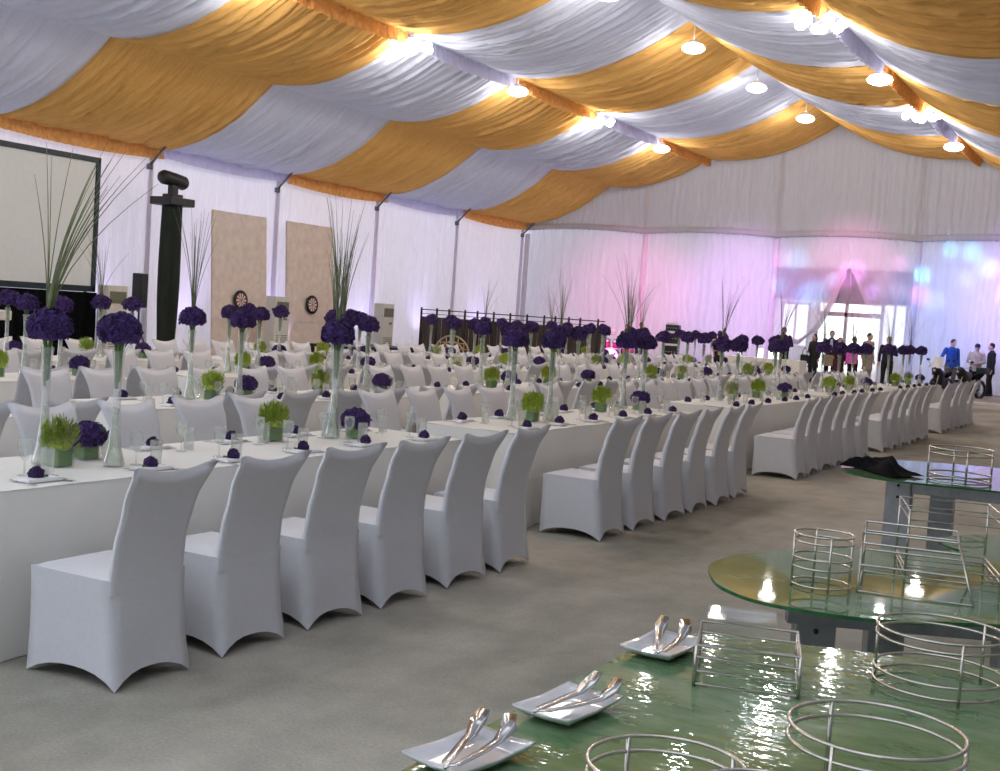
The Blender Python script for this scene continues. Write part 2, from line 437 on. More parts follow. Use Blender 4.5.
# tie-back folds where the door curtain is gathered to the left
tb = MB()
for k in range(4):
    tb.tube([(XD-.05, YE-.1-.02*k, 4.05-.1*k), (-11.0-.05*k, YE-.12, 2.9), (-11.5-.06*k, YE-.16, 1.85), (-12.2, YE-.2, 1.35-.03*k), (-12.95, YE-.12, 1.62-.1*k)], [.012, .03, .04, .05, .03], 8)
obj('tie_back', tb.mesh('tie_back', 'sheer_drape'), curt)
for i, x in enumerate(COLX[:5]):
    def cf(u, v, x=x):
        a = 2*PI*u; rr = .095+.012*math.sin(11*a)
        return (x+rr*math.cos(a), YE-.05+.6*rr*math.sin(a), v*(roof_z(max(XW+.2, x))-.5))
    struct('trim_%d' % (i+11), MB().grid(cf, 44, 8, True).mesh('wrapped_column', 'wall_drape'))
# the tent's outer end skin with windows and a door
YO = YE+.55
wins = [(-13.05, -12.06, 1.15, 2.72), (-9.45, -8.62, 1.3, 2.86)]
door = (-11.75, -9.45, 0, 2.86)
xs = sorted({XW, XR, *[w[0] for w in wins], *[w[1] for w in wins], door[0], door[1]})
zs = sorted({0, 2.4, *[w[2] for w in wins], *[w[3] for w in wins], 5.4})
sk = MB()
for xa, xb in zip(xs, xs[1:]):
    for za, zb in zip(zs, zs[1:]):
        cx, cz = (xa+xb)/2, (za+zb)/2
        if any(w[0] < cx < w[1] and w[2] < cz < w[3] for w in wins+[door]): continue
        sk.grid(lambda u, v: (xa+(xb-xa)*u, YO, za+(zb-za)*v), 1, 1)
struct('wall_outer', sk.mesh('wall_outer', 'outer_skin', False, True))
gs = MB().grid(lambda u, v: (XW+(XR-XW)*u, YO, 5.4+(roof_z(XW+(XR-XW)*u)-5.3)*v), 30, 1)
struct('wall_gable', gs.mesh('wall_gable', 'outer_skin'))
struct('trim_21', bevel_mesh(MB().box((-10.93, YO-.06, 3.45), (4.9, .06, 1.15)).mesh('lintel', 'lintel', False)))
struct('trim_22', MB().prism([(-11.5, 2.8), (-9.7, 2.8), (XD, 4.2)], 0, .05).mesh('gable_panel', 'gable_panel', False))
o = bpy.data.objects['trim_22']; o.rotation_euler = (PI/2, 0, 0); o.location = (0, YO-.1, 0)
tp = MB()
tp.tube([(XD, YO-.19, 2.8), (XD, YO-.19, 4.15)], .03, 6)
struct('trim_23', tp.mesh('gable_mullion', 'door_frame'))
for i, w in enumerate(wins):
    fr = MB(); cx, cz = (w[0]+w[1])/2, (w[2]+w[3])/2; W, Hh = w[1]-w[0], w[3]-w[2]
    for dx in (-.5, .5): fr.box((cx+dx*W, YO-.02, cz), (.07, .1, Hh+.07))
    fr.box((cx, YO-.02, cz), (.06, .08, Hh))
    for dz in (-.5, .5): fr.box((cx, YO-.02, cz+dz*Hh), (W+.07, .1, .07))
    wo = struct('window_%d' % (i+1), fr.mesh('window_frame', 'door_frame', False))
    obj('pane', MB().grid(lambda u, v: (w[0]+W*u, YO+.02, w[2]+Hh*v), 1, 1).mesh('pane', 'pane', False), wo)
fr = MB()
for x in (door[0], door[1]): fr.box((x, YO-.03, 1.43), (.1, .14, 2.86))
fr.box((-10.72, YO-.03, 1.43), (.11, .12, 2.86))
fr.box((-10.6, YO-.03, 2.42), (2.3, .12, .16)); fr.box((-10.6, YO-.03, 2.86), (2.3, .12, .12))
do = struct('door_1', bevel_mesh(fr.mesh('door_frame', 'door_frame', False)))
obj('pane', MB().grid(lambda u, v: (door[0]+2.3*u, YO+.02, 2.86*v), 1, 1).mesh('pane', 'pane', False), do)
hd = MB()
for dx in (-.12, .12): hd.tube([(-10.72+dx, YO-.12, .85), (-10.72+dx, YO-.16, .9), (-10.72+dx, YO-.16, 1.25), (-10.72+dx, YO-.12, 1.3)], .014, 8)
obj('door_handle', hd.mesh('door_handle', 'alu'), do)
# pale strip across the floor near the entrance
struct('trim_24', bevel_mesh(MB().box((-2.0, 36.6, .03), (7.6, .35, .06)).mesh('floor_strip', 'cream_plastic', False)))

# ------------------------------------------------------------------ lamps
def chandelier():
    e = empty('chandelier')
    r = MB().tube([(0, 0, .55), (0, 0, .12)], .015, 6).lathe([(.001, .16), (.09, .14), (.11, .06), (.05, 0), (.001, -.02)], 16)
    for k in range(6):
        a = PI/3*k; r.tube([(0, 0, .07), (.2*math.cos(a), .2*math.sin(a), -.02), (.42*math.cos(a), .42*math.sin(a), .05)], .014, 6)
    obj('lamp_frame', r.mesh('chandelier_frame', 'alu'), e)
    bm_ = MB().ball((0, 0, 0), (.115, .115, .1), 14, 9).mesh('bulb', 'bulb_cool')
    for k in range(6):
        a = PI/3*k; obj('bulb', bm_, e, (.42*math.cos(a), .42*math.sin(a), .05))
    obj('bulb', bm_, e, (0, 0, -.05))
    return e
def pendant():
    e = empty('pendant_lamp')
    obj('lamp_shade', MB().tube([(0, 0, .6), (0, 0, .16)], .012, 6).lathe([(.05, .2), (.09, .17), (.16, .1), (.27, .03), (.31, .0), (.30, -.01), (.26, .02)], 24).mesh('lamp_shade', 'lampshade'), e)
    obj('bulb', MB().ball((0, 0, -.01), (.29, .29, .13), 18, 10).mesh('bulb', 'bulb'), e)
    return e
ch0, pe0 = chandelier(), pendant()
used = {'c': 0, 'p': 0}
def lamp(kind, x, y, z, label, W, c=(1, .95, .88)):
    src = ch0 if kind == 'c' else pe0
    if used[kind] == 0:
        o = src; o.location = (x, y, z); tag(o, label, 'lamp', 'tent roof lamps'); used[kind] = 1
    else: o = dup(src, (x, y, z), 0, label, 'lamp', 'tent roof lamps')
    l = bpy.data.lights.new('lamp_light', 'POINT'); l.energy = W; l.color = c; l.shadow_soft_size = .12
    lo = bpy.data.objects.new('lamp_light', l); COL.objects.link(lo); lo.location = (x, y, z-.27)
LW = 92
for i in range(1, 8):
    y = BAY[i]
    for side, sg in (('left', -1), ('right', 1)):
        kind = 'c' if i % 2 == 0 else 'p'
        nm = 'cluster chandelier of glowing globes' if kind == 'c' else 'round glowing pendant lamp'
        n = (i-1)//2
        lamp(kind, XRIDGE+sg*(XP1-.05), y, ZP1-.36, '%s under the %s purlin, %s such lamp from the end wall' % (nm, side, ORD[n]), LW*(1.15 if kind == 'c' else 1))
    lamp('p', XRIDGE+.1, y+.1, ZR-.62, 'round glowing pendant lamp under the roof ridge, %s from the end wall' % ORD[i-1], LW)

def spot(loc, target, color, W, angle, blend=.6, size=.1):
    l = bpy.data.lights.new('stage_light', 'SPOT'); l.energy = W*1.9; l.color = color; l.spot_size = angle; l.spot_blend = blend; l.shadow_soft_size = size
    o = bpy.data.objects.new('stage_light', l); COL.objects.link(o); o.location = loc
    o.rotation_euler = (Vector(target)-Vector(loc)).to_track_quat('-Z', 'Y').to_euler()
    return o
rs = random.Random(12)
PINK, VIO, BLUE, CYAN, WHT = (1, .25, .6), (.55, .25, 1), (.2, .35, 1), (.15, .75, 1), (1, .95, 1)
# coloured beams thrown on the end curtains
spot((-13, 33, 5.2), (-19, YE, 2.6), PINK, 2600, .50, 1)
spot((-12, 33, 5.2), (-14.5, YE, 2.8), (.8, .35, 1), 2600, .55, 1)
spot((-10, 33, 5.2), (-10.6, YE, 4.0), PINK, 1800, .40, 1)
spot((-8, 33, 5.2), (-7, YE, 2.6), BLUE, 2300, .55, 1)
spot((-6, 33, 5.2), (-4.5, YE, 3.2), (.6, .3, 1), 2800, .55, 1)
for i in range(30):
    x = -13.1+(i % 15)*.70+rs.uniform(-.25, .25); z = rs.uniform(1.7, 4.9)
    if x < -8.5: z = rs.uniform(3.0, 4.9)
    c = (PINK, CYAN, BLUE, CYAN, PINK, VIO, WHT)[i % 7]
    spot((-6.5+rs.uniform(-.3, .3), 34, 5.6), (x, YE, z), c, rs.uniform(1100, 2300)*(.5 if c == WHT else 1)*(1.5 if x > -8.5 else 1), rs.uniform(.05, .10), .7, .05)

# ------------------------------------------------------------------ things along the left wall
sc_e = empty('projection_screen', (-22.8, 17.9, 0), 0, 'large white projection screen in a black frame at the left wall', 'screen')
obj('screen_surface', flat(MB().box((0, -.6, 3.1), (.03, 6.8, 2.92)).mesh('screen_surface', 'screen')), sc_e)
fr = MB()
fr.box((.02, -.6, 4.62), (.08, 7.0, .12)); fr.box((.02, -.6, 1.58), (.08, 7.0, .14)); fr.box((.02, 2.86, 3.1), (.08, .11, 3.16)); fr.box((.02, -4.05, 3.1), (.08, .11, 3.16))
obj('screen_frame', bevel_mesh(fr.mesh('screen_frame', 'frame_dark', False)), sc_e)
lg = MB()
for y in (2.7, -3.9): lg.box((-.05, y, .8), (.06, .06, 1.6)).box((-.05, y, .03), (.9, .08, .05))
obj('screen_stand', lg.mesh('screen_stand', 'frame_dark', False), sc_e)
def skirt_fn(u, v):
    y = 13.6+7.05*u
    return (-22.55+.05*math.sin(y*19)+.03*math.sin(y*43), y, 1.5*v)
o = obj('stage_skirt', MB().grid(skirt_fn, 160, 6).mesh('stage_skirt', 'black_cloth')); tag(o, 'black drape hanging below the projection screen', 'drape')

tw = empty('lighting_tower', (-22.4, 22.85, 0), .0, 'tall tower wrapped in black cloth carrying a moving-head light', 'lighting tower')
def twf(u, v):
    a = 2*PI*u; w = .22+.05*v+.05*math.sin(PI*v)*math.sin(3*a+2*v)
    return (w*math.cos(a)*(1.0+.12*math.cos(4*a)), w*math.sin(a)*(1.0+.12*math.cos(4*a)), 3.78*v)
obj('tower_cover', MB().grid(twf, 40, 24, True).mesh('tower_cover', 'tower_cloth'), tw)
obj('top_plate', bevel_mesh(MB().box((0, 0, 3.88), (.72, .85, .2)).mesh('top_plate', 'black', False), .03), tw)
mh = obj('moving_head', bevel_mesh(MB().box((0, 0, 4.02), (.36, .36, .1)).box((0, 0, 4.16), (.16, .22, .3)).mesh('moving_head', 'black', False), .02), tw)
obj('lamp_head', MB().tube([(.0, -.42, 4.46), (.0, -.34, 4.46), (.0, 0, 4.44), (.0, .34, 4.38), (.0, .42, 4.37)], [.14, .18, .17, .18, .13], 16).mesh('lamp_head', 'black'), mh)

for i, (y0, y1) in enumerate(((25.25, 27.5), (28.4, 30.65))):
    which = ('left', 'right')[i]
    e = empty('dart_board_panel', (-23.15, (y0+y1)/2, 0), 0, 'tall tan dart panel leaning on the left wall, %s of the two' % which, 'panel', 'dart panels')
    w = (y1-y0)
    def bf(u, v): return (-.25*v+.12, (u-.5)*w, 3.93*v)
    mb = MB().grid(bf, 8, 8); mb2 = MB().grid(lambda u, v: (bf(u, v)[0]-.04, bf(u, v)[1], bf(u, v)[2]), 8, 8)
    mb.v += mb2.v; n0 = 81; mb.f += [tuple(i_+n0 for i_ in f) for f in mb2.f]
    obj('panel_board', mb.mesh('panel_board', 'board', False), e)
    ln = MB().box((.09, 0, 1.0), (.012, w*.96, .02)); obj('throw_line', ln.mesh('throw_line', 'cream_plastic', False), e)
    d = empty('dartboard', (-23.08, (y0+y1)/2-.05+.05*i, 1.52), 0, 'round black dartboard with a pale wheel of segments on the %s tan panel' % which, 'dartboard', 'dartboards')
    ring = MB().lathe([(.001, 0), (.27, 0), (.28, .015), (.28, .04), (.001, .04)], 40)
    m_ = ring.mesh('board_rim', 'black'); rr = obj('board_rim', m_, d); rr.rotation_euler = (0, PI/2-.06, 0)
    seg_d, seg_l = MB(), MB()
    for k in range(20):
        a0, a1 = 2*PI*(k-.5)/20, 2*PI*(k+.5)/20; mb = seg_l if k % 2 else seg_d
        mb.grid(lambda u, v: ((.03+.17*u)*math.cos(a0+(a1-a0)*v), (.03+.17*u)*math.sin(a0+(a1-a0)*v), .046), 2, 2)
    a = obj('segment_ring', seg_l.mesh('segments', 'cream_plastic', False), d); a.rotation_euler = (0, PI/2-.06, 0)
    b = obj('segment_ring', seg_d.mesh('segments_red', pbr('dart_red', (.35, .06, .05), .7), False), d); b.rotation_euler = (0, PI/2-.06, 0)
    c = obj('bull', MB().lathe([(.001, .05), (.03, .05), (.03, .04)], 16).mesh('bull', pbr('dart_green', (.05, .25, .1), .6)), d); c.rotation_euler = (0, PI/2-.06, 0)

sp = empty('loudspeaker', (-22.5, 22.0, 0), .1, 'small black loudspeaker on a stand left of the tower', 'loudspeaker')
obj('cabinet', bevel_mesh(MB().box((0, 0, 1.62), (.28, .27, .84)).mesh('cabinet', 'black', False), .03), sp)
obj('speaker_cone', MB().lathe([(.18, 0), (.16, .01), (.05, -.04), (.001, -.02)], 20).mesh('speaker_cone', 'frame_dark'), sp).rotation_euler = (0, PI/2, 0)
sp.children[-1].location = (.145, 0, 1.5); sp.children[-1].scale = (.6, .6, .6)
st = MB().tube([(0, 0, .1), (0, 0, 1.22)], .025, 8)
for k in range(3):
    a = 2*PI*k/3; st.tube([(0, 0, .65), (.45*math.cos(a), .45*math.sin(a), .02)], .016, 6)
obj('stand', st.mesh('stand', 'black'), sp)

def air_con(loc, rz, label):
    e = empty('air_conditioner', loc, rz, label, 'air conditioner', 'floor standing air conditioners')
    obj('cabinet', bevel_mesh(MB().box((0, 0, .85), (.36, .62, 1.7)).mesh('cabinet', 'ac', False), .025), e)
    g = MB().box((.185, 0, 1.42), (.012, .5, .28))
    for k in range(6): g.box((.197, 0, 1.31+.045*k), (.016, .5, .014))
    obj('air_grille', g.mesh('air_grille', 'grille', False), e)
    g = MB()
    for k in range(8): g.box((.186, 0, .2+.06*k), (.012, .48, .02))
    obj('intake_grille', g.mesh('intake_grille', 'grille', False), e)
    obj('control_panel', MB().box((.186, .12, 1.08), (.012, .16, .06)).mesh('control_panel', 'grille', False), e)
air_con((-22.2, 20.85, 0), .0, 'cream floor-standing air conditioner beside the projection screen')
air_con((-22.2, 26.9, 0), .0, 'cream floor-standing air conditioner between the two dart panels')
air_con((-22.4, 32.4, 0), .0, 'cream floor-standing air conditioner right of the dart panels')
bk = empty('low_platform', (-22.5, 30.9, 0), 0, 'low black platform along the left wall beside an air conditioner', 'platform')
obj('platform_top', bevel_mesh(MB().box((.9, -.6, .36), (1.6, 3.4, .08)).mesh('platform_top', 'black', False)), bk)
lm = MB().box((0, 0, .16), (.08, .08, .32)).mesh('leg', 'black', False)
for x in (.2, 1.6):
    for y in (-2.2, 1.0): obj('leg', lm, bk, (x, y, 0))
def uplight(y, k):
    e = empty('uplight', (-23.0, y, 0), 0, 'small violet uplight on the floor by the left wall, %s from the screen' % ORD[k], 'light', 'violet uplights')
    obj('housing', MB().lathe([(.001, 0), (.09, 0), (.11, .16), (.10, .17), (.09, .12)], 16).mesh('housing', 'black'), e)
    obj('lens', MB().lathe([(.001, .13), (.09, .13)], 16).mesh('lens', 'led_violet'), e)
    spot((-23.0, y, .25), (-23.9, y+.15, 2.6), (.6, .5, 1), 60, 1.3, 1)
for k, y in enumerate((21.6, 24.8, 28.3, 32.9, 36.4, 40.5)): uplight(y, k)

# white pedestal at the far left
pd = empty('pedestal_table', (-16.8, 13.2, 0), .3, 'small white pedestal table at the left edge before the black drape', 'table')
obj('table_top', bevel_mesh(MB().box((0, 0, 1.1), (.5, .5, .16)).mesh('table_top', 'cream_plastic', False), .02), pd)
obj('column', MB().lathe([(.2, 0), (.2, .03), (.04, .06), (.035, 1.05)], 16).mesh('column', 'cream_plastic'), pd)

# dark fence with a railing, a wicker arch in front
fe = empty('fence', (-19.0, 35.0, 0), 0, 'long dark brown plank fence with a thin black top rail', 'fence')
pl = MB()
x = -3.65; k = 0
while x < 3.15:
    w = .135; pl.box((x+w/2, .01*math.sin(k*2.3), .68), (w-.012, .03, 1.36)); x += w; k += 1
obj('plank_panel', pl.mesh('plank_panel', 'fence', False), fe)
obj('top_rail', MB().tube([(-3.65, 0, 1.60), (3.15, 0, 1.60)], .018, 6).tube([(-3.65, 0, 1.46), (3.15, 0, 1.46)], .010, 6).mesh('top_rail', 'black'), fe)
pm = MB().box((0, -.03, .81), (.05, .05, 1.62)).ball((0, -.03, 1.64), .035, 8, 6).mesh('post', 'black')
xx = -3.65
rp = random.Random(5)
while xx < 3.2:
    obj('post', pm, fe, (xx, 0, 0)); xx += rp.choice([.4, .48, .62])
wb = empty('wicker_arch', (-20.4, 33.4, 0), .0, 'pale wicker arched bench back before the dark fence', 'bench')
a_ = MB()
for R_ in (.66, .46): a_.tube([(R_*math.cos(PI*t/20), 0, .2+R_*.95*math.sin(PI*t/20)) for t in range(21)], .028, 8)
obj('arch', a_.mesh('arch', 'wicker'), wb)
s_ = MB()
for k in range(-2, 3): s_.tube([(k*.22, 0, .2), (k*.22, 0, .2+.62*math.sqrt(max(0, 1-(k*.22/.66)**2)))], .02, 6)
for z in (.42, .60): s_.tube([(-.55, 0, z), (.55, 0, z)], .018, 6)
obj('spindles', s_.mesh('spindles', 'wicker'), wb)
obj('seat', bevel_mesh(MB().box((0, -.25, .2), (1.3, .5, .08)).mesh('seat', 'wicker', False), .02), wb)
lm = MB().box((0, 0, .09), (.06, .06, .18)).mesh('leg', 'wicker', False)
for x in (-.58, .58):
    for y in (-.42, -.04): obj('leg', lm, wb, (x, y, 0))

# drum kit and amplifier rack
M['drum_red'] = pbr('drum_red', (.55, .04, .14), .3, vary=.15, coat=.5)
dk = empty('drum_kit', (-17.9, 40.2, 0), .25, 'glittering drum kit under pink and violet light before the end curtain', 'drum kit')
def drum(name, c, r, h, axis, mat='drum_red'):
    b = MB().lathe([(.001, -h/2), (r, -h/2), (r, h/2), (.001, h/2)], 28)
    rim = MB()
    for z in (-h/2, h/2): rim.tube([(r*1.03*math.cos(2*PI*t/28), r*1.03*math.sin(2*PI*t/28), z) for t in range(28)], .018, 6, closed=True)
    o = obj(name, b.mesh(name, mat), dk, c); o.rotation_euler = axis
    obj('rim', rim.mesh('rim', 'alu'), o)
    obj('drum_head', MB().lathe([(.001, h/2+.004), (r*.98, h/2+.004)], 28).mesh('drum_head', 'ceramic'), o)
    if name == 'bass_drum':
        obj('drum_head', MB().lathe([(.001, -h/2-.004), (r*.98, -h/2-.004)], 28).mesh('drum_head', 'ceramic'), o)
drum('bass_drum', (0, 0, .34), .32, .42, (PI/2, 0, 0)); drum('tom', (-.22, .05, .82), .17, .24, (.35, 0, 0)); drum('tom', (.22, .05, .82), .17, .24, (.35, 0, 0))
drum('floor_tom', (-.62, .1, .42), .22, .42, (0, 0, 0)); drum('snare', (.62, .15, .62), .19, .16, (.1, 0, 0))
for x, y, h in ((-.75, .2, 1.15), (.78, .25, 1.2), (.35, .5, 1.3)):
    cs = MB().tube([(x, y, 0), (x, y, h)], .012, 6)
    for k in range(3):
        a = 2*PI*k/3; cs.tube([(x, y, .3), (x+.22*math.cos(a), y+.22*math.sin(a), .01)], .01, 6)
    s1 = obj('cymbal_stand', cs.mesh('cymbal_stand', 'alu'), dk)
    obj('cymbal', MB().lathe([(.001, h+.02), (.05, h+.015), (.24, h-.01), (.05, h+.008), (.001, h+.01)], 28).mesh('cymbal', 'wicker'), s1)
spot((-17.5, 37.0, 4.5), (-17.9, 40.2, .5), PINK, 1500, .45, .8); spot((-16.6, 37.5, 4.5), (-17.4, 40.2, .6), VIO, 1800, .4, .8)
rk = empty('amplifier_rack', (-15.75, 40.6, 0), .15, 'black stack of amplifier cases with pale gaps between', 'amplifier')
for z, h in ((.12, .2), (.48, .42), (.98, .36), (1.42, .22)):
    o = obj('amplifier_case', bevel_mesh(MB().box((0, 0, z+h/2), (.46, .4, h)).mesh('amplifier_case', 'black', False), .015), rk)
    k_ = MB()
    for k in range(4): k_.tube([(-.15+.1*k, -.2, z+h*.5), (-.15+.1*k, -.22, z+h*.5)], .02, 8)
    obj('knob', k_.mesh('knob', 'alu'), o); 
    obj('face_strip', MB().box((0, -.203, z+h+.04), (.4, .012, .06)).mesh('face_strip', 'cream_plastic', False), o)
rail = MB()
for sx in (-.2, .2): rail.box((sx, .1, .8), (.04, .04, 1.6))
obj('upright', rail.mesh('upright', 'black', False), rk)

# little entrance table with white cylinders
et = empty('entrance_table', (-12.0, 39.4, 0), 0, 'small white-clothed table with pale cylinders near the entrance', 'table')
def etf(u, v):
    a = 2*PI*u; k = 1+.05*(1-v)*math.sin(16*a)
    ex = 1.25*max(-1, min(1, 1.5*math.cos(a)))*k; ey = .42*max(-1, min(1, 1.5*math.sin(a)))*k
    return (ex, ey, .74*v)
obj('cloth_skirt', MB().grid(etf, 96, 6, True).mesh('cloth_skirt', 'table_cloth'), et)
obj('table_top', MB().box((0, 0, .745), (2.5, .84, .02)).mesh('table_top', 'table_cloth', False), et)
for k, (x, h) in enumerate(((-.85, .22), (-.15, .3), (.22, .38), (.45, .25))):
    o = empty('pillar_candle', (-12.0+x, 39.3, .755), 0, 'glowing white pillar candle on the entrance table, %s from left' % ORD[k], 'candle', 'pillar candles')
    obj('wax_body', MB().lathe([(.001, 0), (.09, 0), (.09, h), (.07, h+.01), (.05, h-.02), (.001, h-.02)], 18).mesh('wax_body', 'candle_glow'), o)
    obj('wick', MB().tube([(0, 0, h-.03), (.003, 0, h+.03)], .006, 6).mesh('wick', 'black'), o)
# ------------------------------------------------------------------ covered chair (local +y is the way it faces, rear of seat at y = 0)
def lerp_pts(pts, t):
    if t <= pts[0][0]: return pts[0][1]
    for (a, xa), (b, xb) in zip(pts, pts[1:]):
        if t <= b:
            k = (t-a)/(b-a); k = k*k*(3-2*k)*.5+k*.5
            return xa+(xb-xa)*k
    return pts[-1][1]
REAR = [(0, -.045), (.2, -.012), (.45, .012), (.6, .0), (.78, -.045), (.97, -.135)]
def chair_meshes(n=8, vs=7, vb=12):
    SEAT = .465
    def w_at(z): return .232-.010*math.sin(PI*min(1, z/.5))*1.0
    corners = lambda z: [(-w_at(z), lerp_pts(REAR, z)), (w_at(z), lerp_pts(REAR, z)), (w_at(z)+.004, .497), (-w_at(z)-.004, .497)]
    def skirt(u, v):
        s = (u % 1)*4; k = int(s) % 4; t = s-int(s)
        arch = (.065, .06, .05, .06)[k]
        h0 = arch*(1-abs(2*t-1)**2.6)+.004
        z = h0+(SEAT-h0)*v
        c = corners(z); a, b = c[k], c[(k+1) % 4]
        x, y = a[0]+(b[0]-a[0])*t, a[1]+(b[1]-a[1])*t
        bow = .022*4*t*(1-t)*(1-v)**1.5
        nx, ny = ((0, 1), (-1, 0), (0, -1), (1, 0))[k]
        rc = .012*max(0, 1-min(t, 1-t)*n*.9)                    # soften the corners
        cx, cy = (c[0][0]+c[1][0])/2, (c[0][1]+c[2][1])/2
        d = math.hypot(x-cx, y-cy) or 1
        return (x+nx*bow-(x-cx)/d*rc, y+ny*bow-(y-cy)/d*rc, z)
    sk = MB().grid(skirt, 4*n, vs, True)
    def seat(u, v):
        x0 = w_at(SEAT)
        e = 1-max(abs(2*u-1), abs(2*v-1))
        y0 = lerp_pts(REAR, SEAT)+.01
        return ((2*u-1)*(x0-.004), y0+(.493-y0)*v, SEAT-.006+.022*min(1, e*3.2)**.6)
    se = MB().grid(seat, n+2, n+2)
    top = lambda s: .914+.054*abs(s)**2.0-.024*max(0, abs(s)-.82)/.18
    def back(u, v):
        # closed loop: rear side left->right then front side right->left
        if u < .5: s = -1+4*u; side = 0
        else: s = 1-4*(u-.5); side = 1
        s = max(-1, min(1, s))
        z = .40+(top(s)-.40)*v
        half = .230-.010*math.sin(PI*min(1, max(0, (z-.4)/.5)))+.024*max(0, (z-.75)/.2)
        yr = lerp_pts(REAR, z)
        th = .06*(1-.25*v)*(1-.45*s**8)
        bulge = .012*(1-s*s)*math.sin(PI*v)
        y = yr-bulge*.2 if side == 0 else yr+th
        if v > .999: y = yr+th*.5
        return (s*half, y, z+(0.0 if v < .999 else .008))
    bk = MB().grid(back, 4*n, vb, True)
    return sk, se, bk
sk, se, bk = chair_meshes()
me_skirt, me_seat, me_back = sk.mesh('skirt', 'spandex', True, True), se.mesh('seat', 'spandex', True, True), bk.mesh('backrest', 'spandex', True, True)
sk2, se2, bk2 = chair_meshes(5, 4, 7)
al = MB()
for q in (sk2, se2, bk2):
    o_ = len(al.v); al.v += q.v; al.f += [tuple(i+o_ for i in f) for f in q.f]
me_chair = al.mesh('banquet_chair', 'spandex', True, True)

ROWX = [-4.9, -7.35, -9.75, -12.1]
ROWN = ['front row', 'second row', 'third row', 'back row']
STARTS = [[3.53, 8.33, 13.65, 18.3, 23.33],
          [1.95, 6.9, 11.85, 16.8, 21.8], [.1, 5.05, 10.0, 15.0, 19.9, 24.8], [3.2, 8.2, 13.1, 18.1, 23.0]]
LEN, HALF, TZ = 4.06, .44, .755
tables = []
for r, xs_ in enumerate(STARTS):
    k = 0
    for y0 in xs_:
        if any(seen(ROWX[r]+dx, y0+t*LEN, .78, 0) for t in (0, .25, .5, .75, 1) for dx in (-HALF, HALF)):
            tables.append((r, k, ROWX[r], y0)); k += 1
NT = [sum(1 for t in tables if t[0] == r) for r in range(4)]
def tname(r, k): return '%s table, %s' % (ORD[k], ROWN[r])

# tables under floor-length cloths
def cloth_table(seed):
    r = random.Random(seed); L2, W2 = LEN/2, HALF; R_ = .05
    per = 4*(L2+W2); ws = wave_set(5, .3, .9, r)
    def edge(s):
        s = s % per
        for (ax, ay, bx, by, l, nx, ny) in ((-W2, -L2, W2, -L2, 2*W2, 0, -1), (W2, -L2, W2, L2, 2*L2, 1, 0), (W2, L2, -W2, L2, 2*W2, 0, 1), (-W2, L2, -W2, -L2, 2*L2, -1, 0)):
            if s <= l:
                t = s/l; dc = min(s, l-s); return ax+(bx-ax)*t, ay+(by-ay)*t, nx, ny, dc, (s > l/2)
            s -= l
    def sk(u, v):
        x, y, nx, ny, dc, _ = edge(u*per); z = TZ*(1-v)
        corner = math.exp(-(dc/.16)**2)
        d = v*(.03+.02*wv(ws, u*per)*(.4+v)) + corner*.05*v
        if dc < 1e-6: corner = 1
        px_, py_ = x+nx*d, y+ny*d
        px_ += (1 if x > 0 else -1)*corner*.05*v*(abs(ny)); py_ += (1 if y > 0 else -1)*corner*.05*v*abs(nx)
        rd = .012*max(0, 1-v*9)
        return (px_-nx*rd, py_-ny*rd, max(.004, z))
    a = MB().grid(sk, 120, 8, True).mesh('cloth_skirt', 'table_cloth')
    wr = wave_set(4, .3, 1.2, r)
    b = MB().grid(lambda u, v: ((2*u-1)*(W2-.008), (2*v-1)*(L2-.008), TZ+.002+.0025*wv(wr, v*4+u)), 8, 28).mesh('cloth_top', 'table_cloth')
    return a, b
TM = [cloth_table(i) for i in range(3)]
for i, (r, k, xc, y0) in enumerate(tables):
    e = empty('banquet_table', (xc, y0+LEN/2, 0), 0, 'long banquet table under a floor-length white cloth, %s from left in the %s' % (ORD[k], ROWN[r]), 'table', 'long banquet tables')
    a, b = TM[i % 3]; obj('cloth_skirt', a, e); obj('cloth_top', b, e)

# chairs
spots = []
for r, k, xc, y0 in tables:
    for side in (0, 1):
        for q in range(6):
            jx, jy, jr = rnd.uniform(-.025, .025), rnd.uniform(-.03, .03), rnd.uniform(-.05, .05)
            y = y0+.35+.65*q+jy
            x = (xc+(1.12 if r == 0 else 1.03)+jx) if side == 0 else (xc-HALF-.575+jx)
            rz = PI/2+jr if side == 0 else -PI/2+jr
            bx = x+(.08 if side == 0 else -.08)
            if any(seen(bx, y+dy, .93, -2) for dy in (-.18, .18)): spots.append([r, k, side, x, y, rz, px(x, y, .9)[2]])
spots.sort(key=lambda s: s[6])
near, far = spots[:300], spots[300:]
cnt = {}
for s in sorted(near, key=lambda s: (s[0], s[1], s[2], s[4])):
    key = tuple(s[:3]); cnt[key] = cnt.get(key, 0)+1; s.append(cnt[key]-1)
parts_set = set(id(s) for s in near[:110])
proto = None
for s in near:
    r, k, side, x, y, rz, d, n = s
    lab = 'white covered chair %s from left, %s side of %s' % (ORD[n], 'near' if side == 0 else 'far', tname(r, k))
    if id(s) in parts_set:
        if proto is None:
            proto = empty('banquet_chair', (x, y, 0), rz, lab, 'chair', 'white covered banquet chairs')
            obj('skirt', me_skirt, proto); obj('seat', me_seat, proto); obj('backrest', me_back, proto)
        else: dup(proto, (x, y, 0), rz, lab)
    else:
        tag(obj('banquet_chair', me_chair, None, (x, y, 0), rz), lab, 'chair', 'white covered banquet chairs')
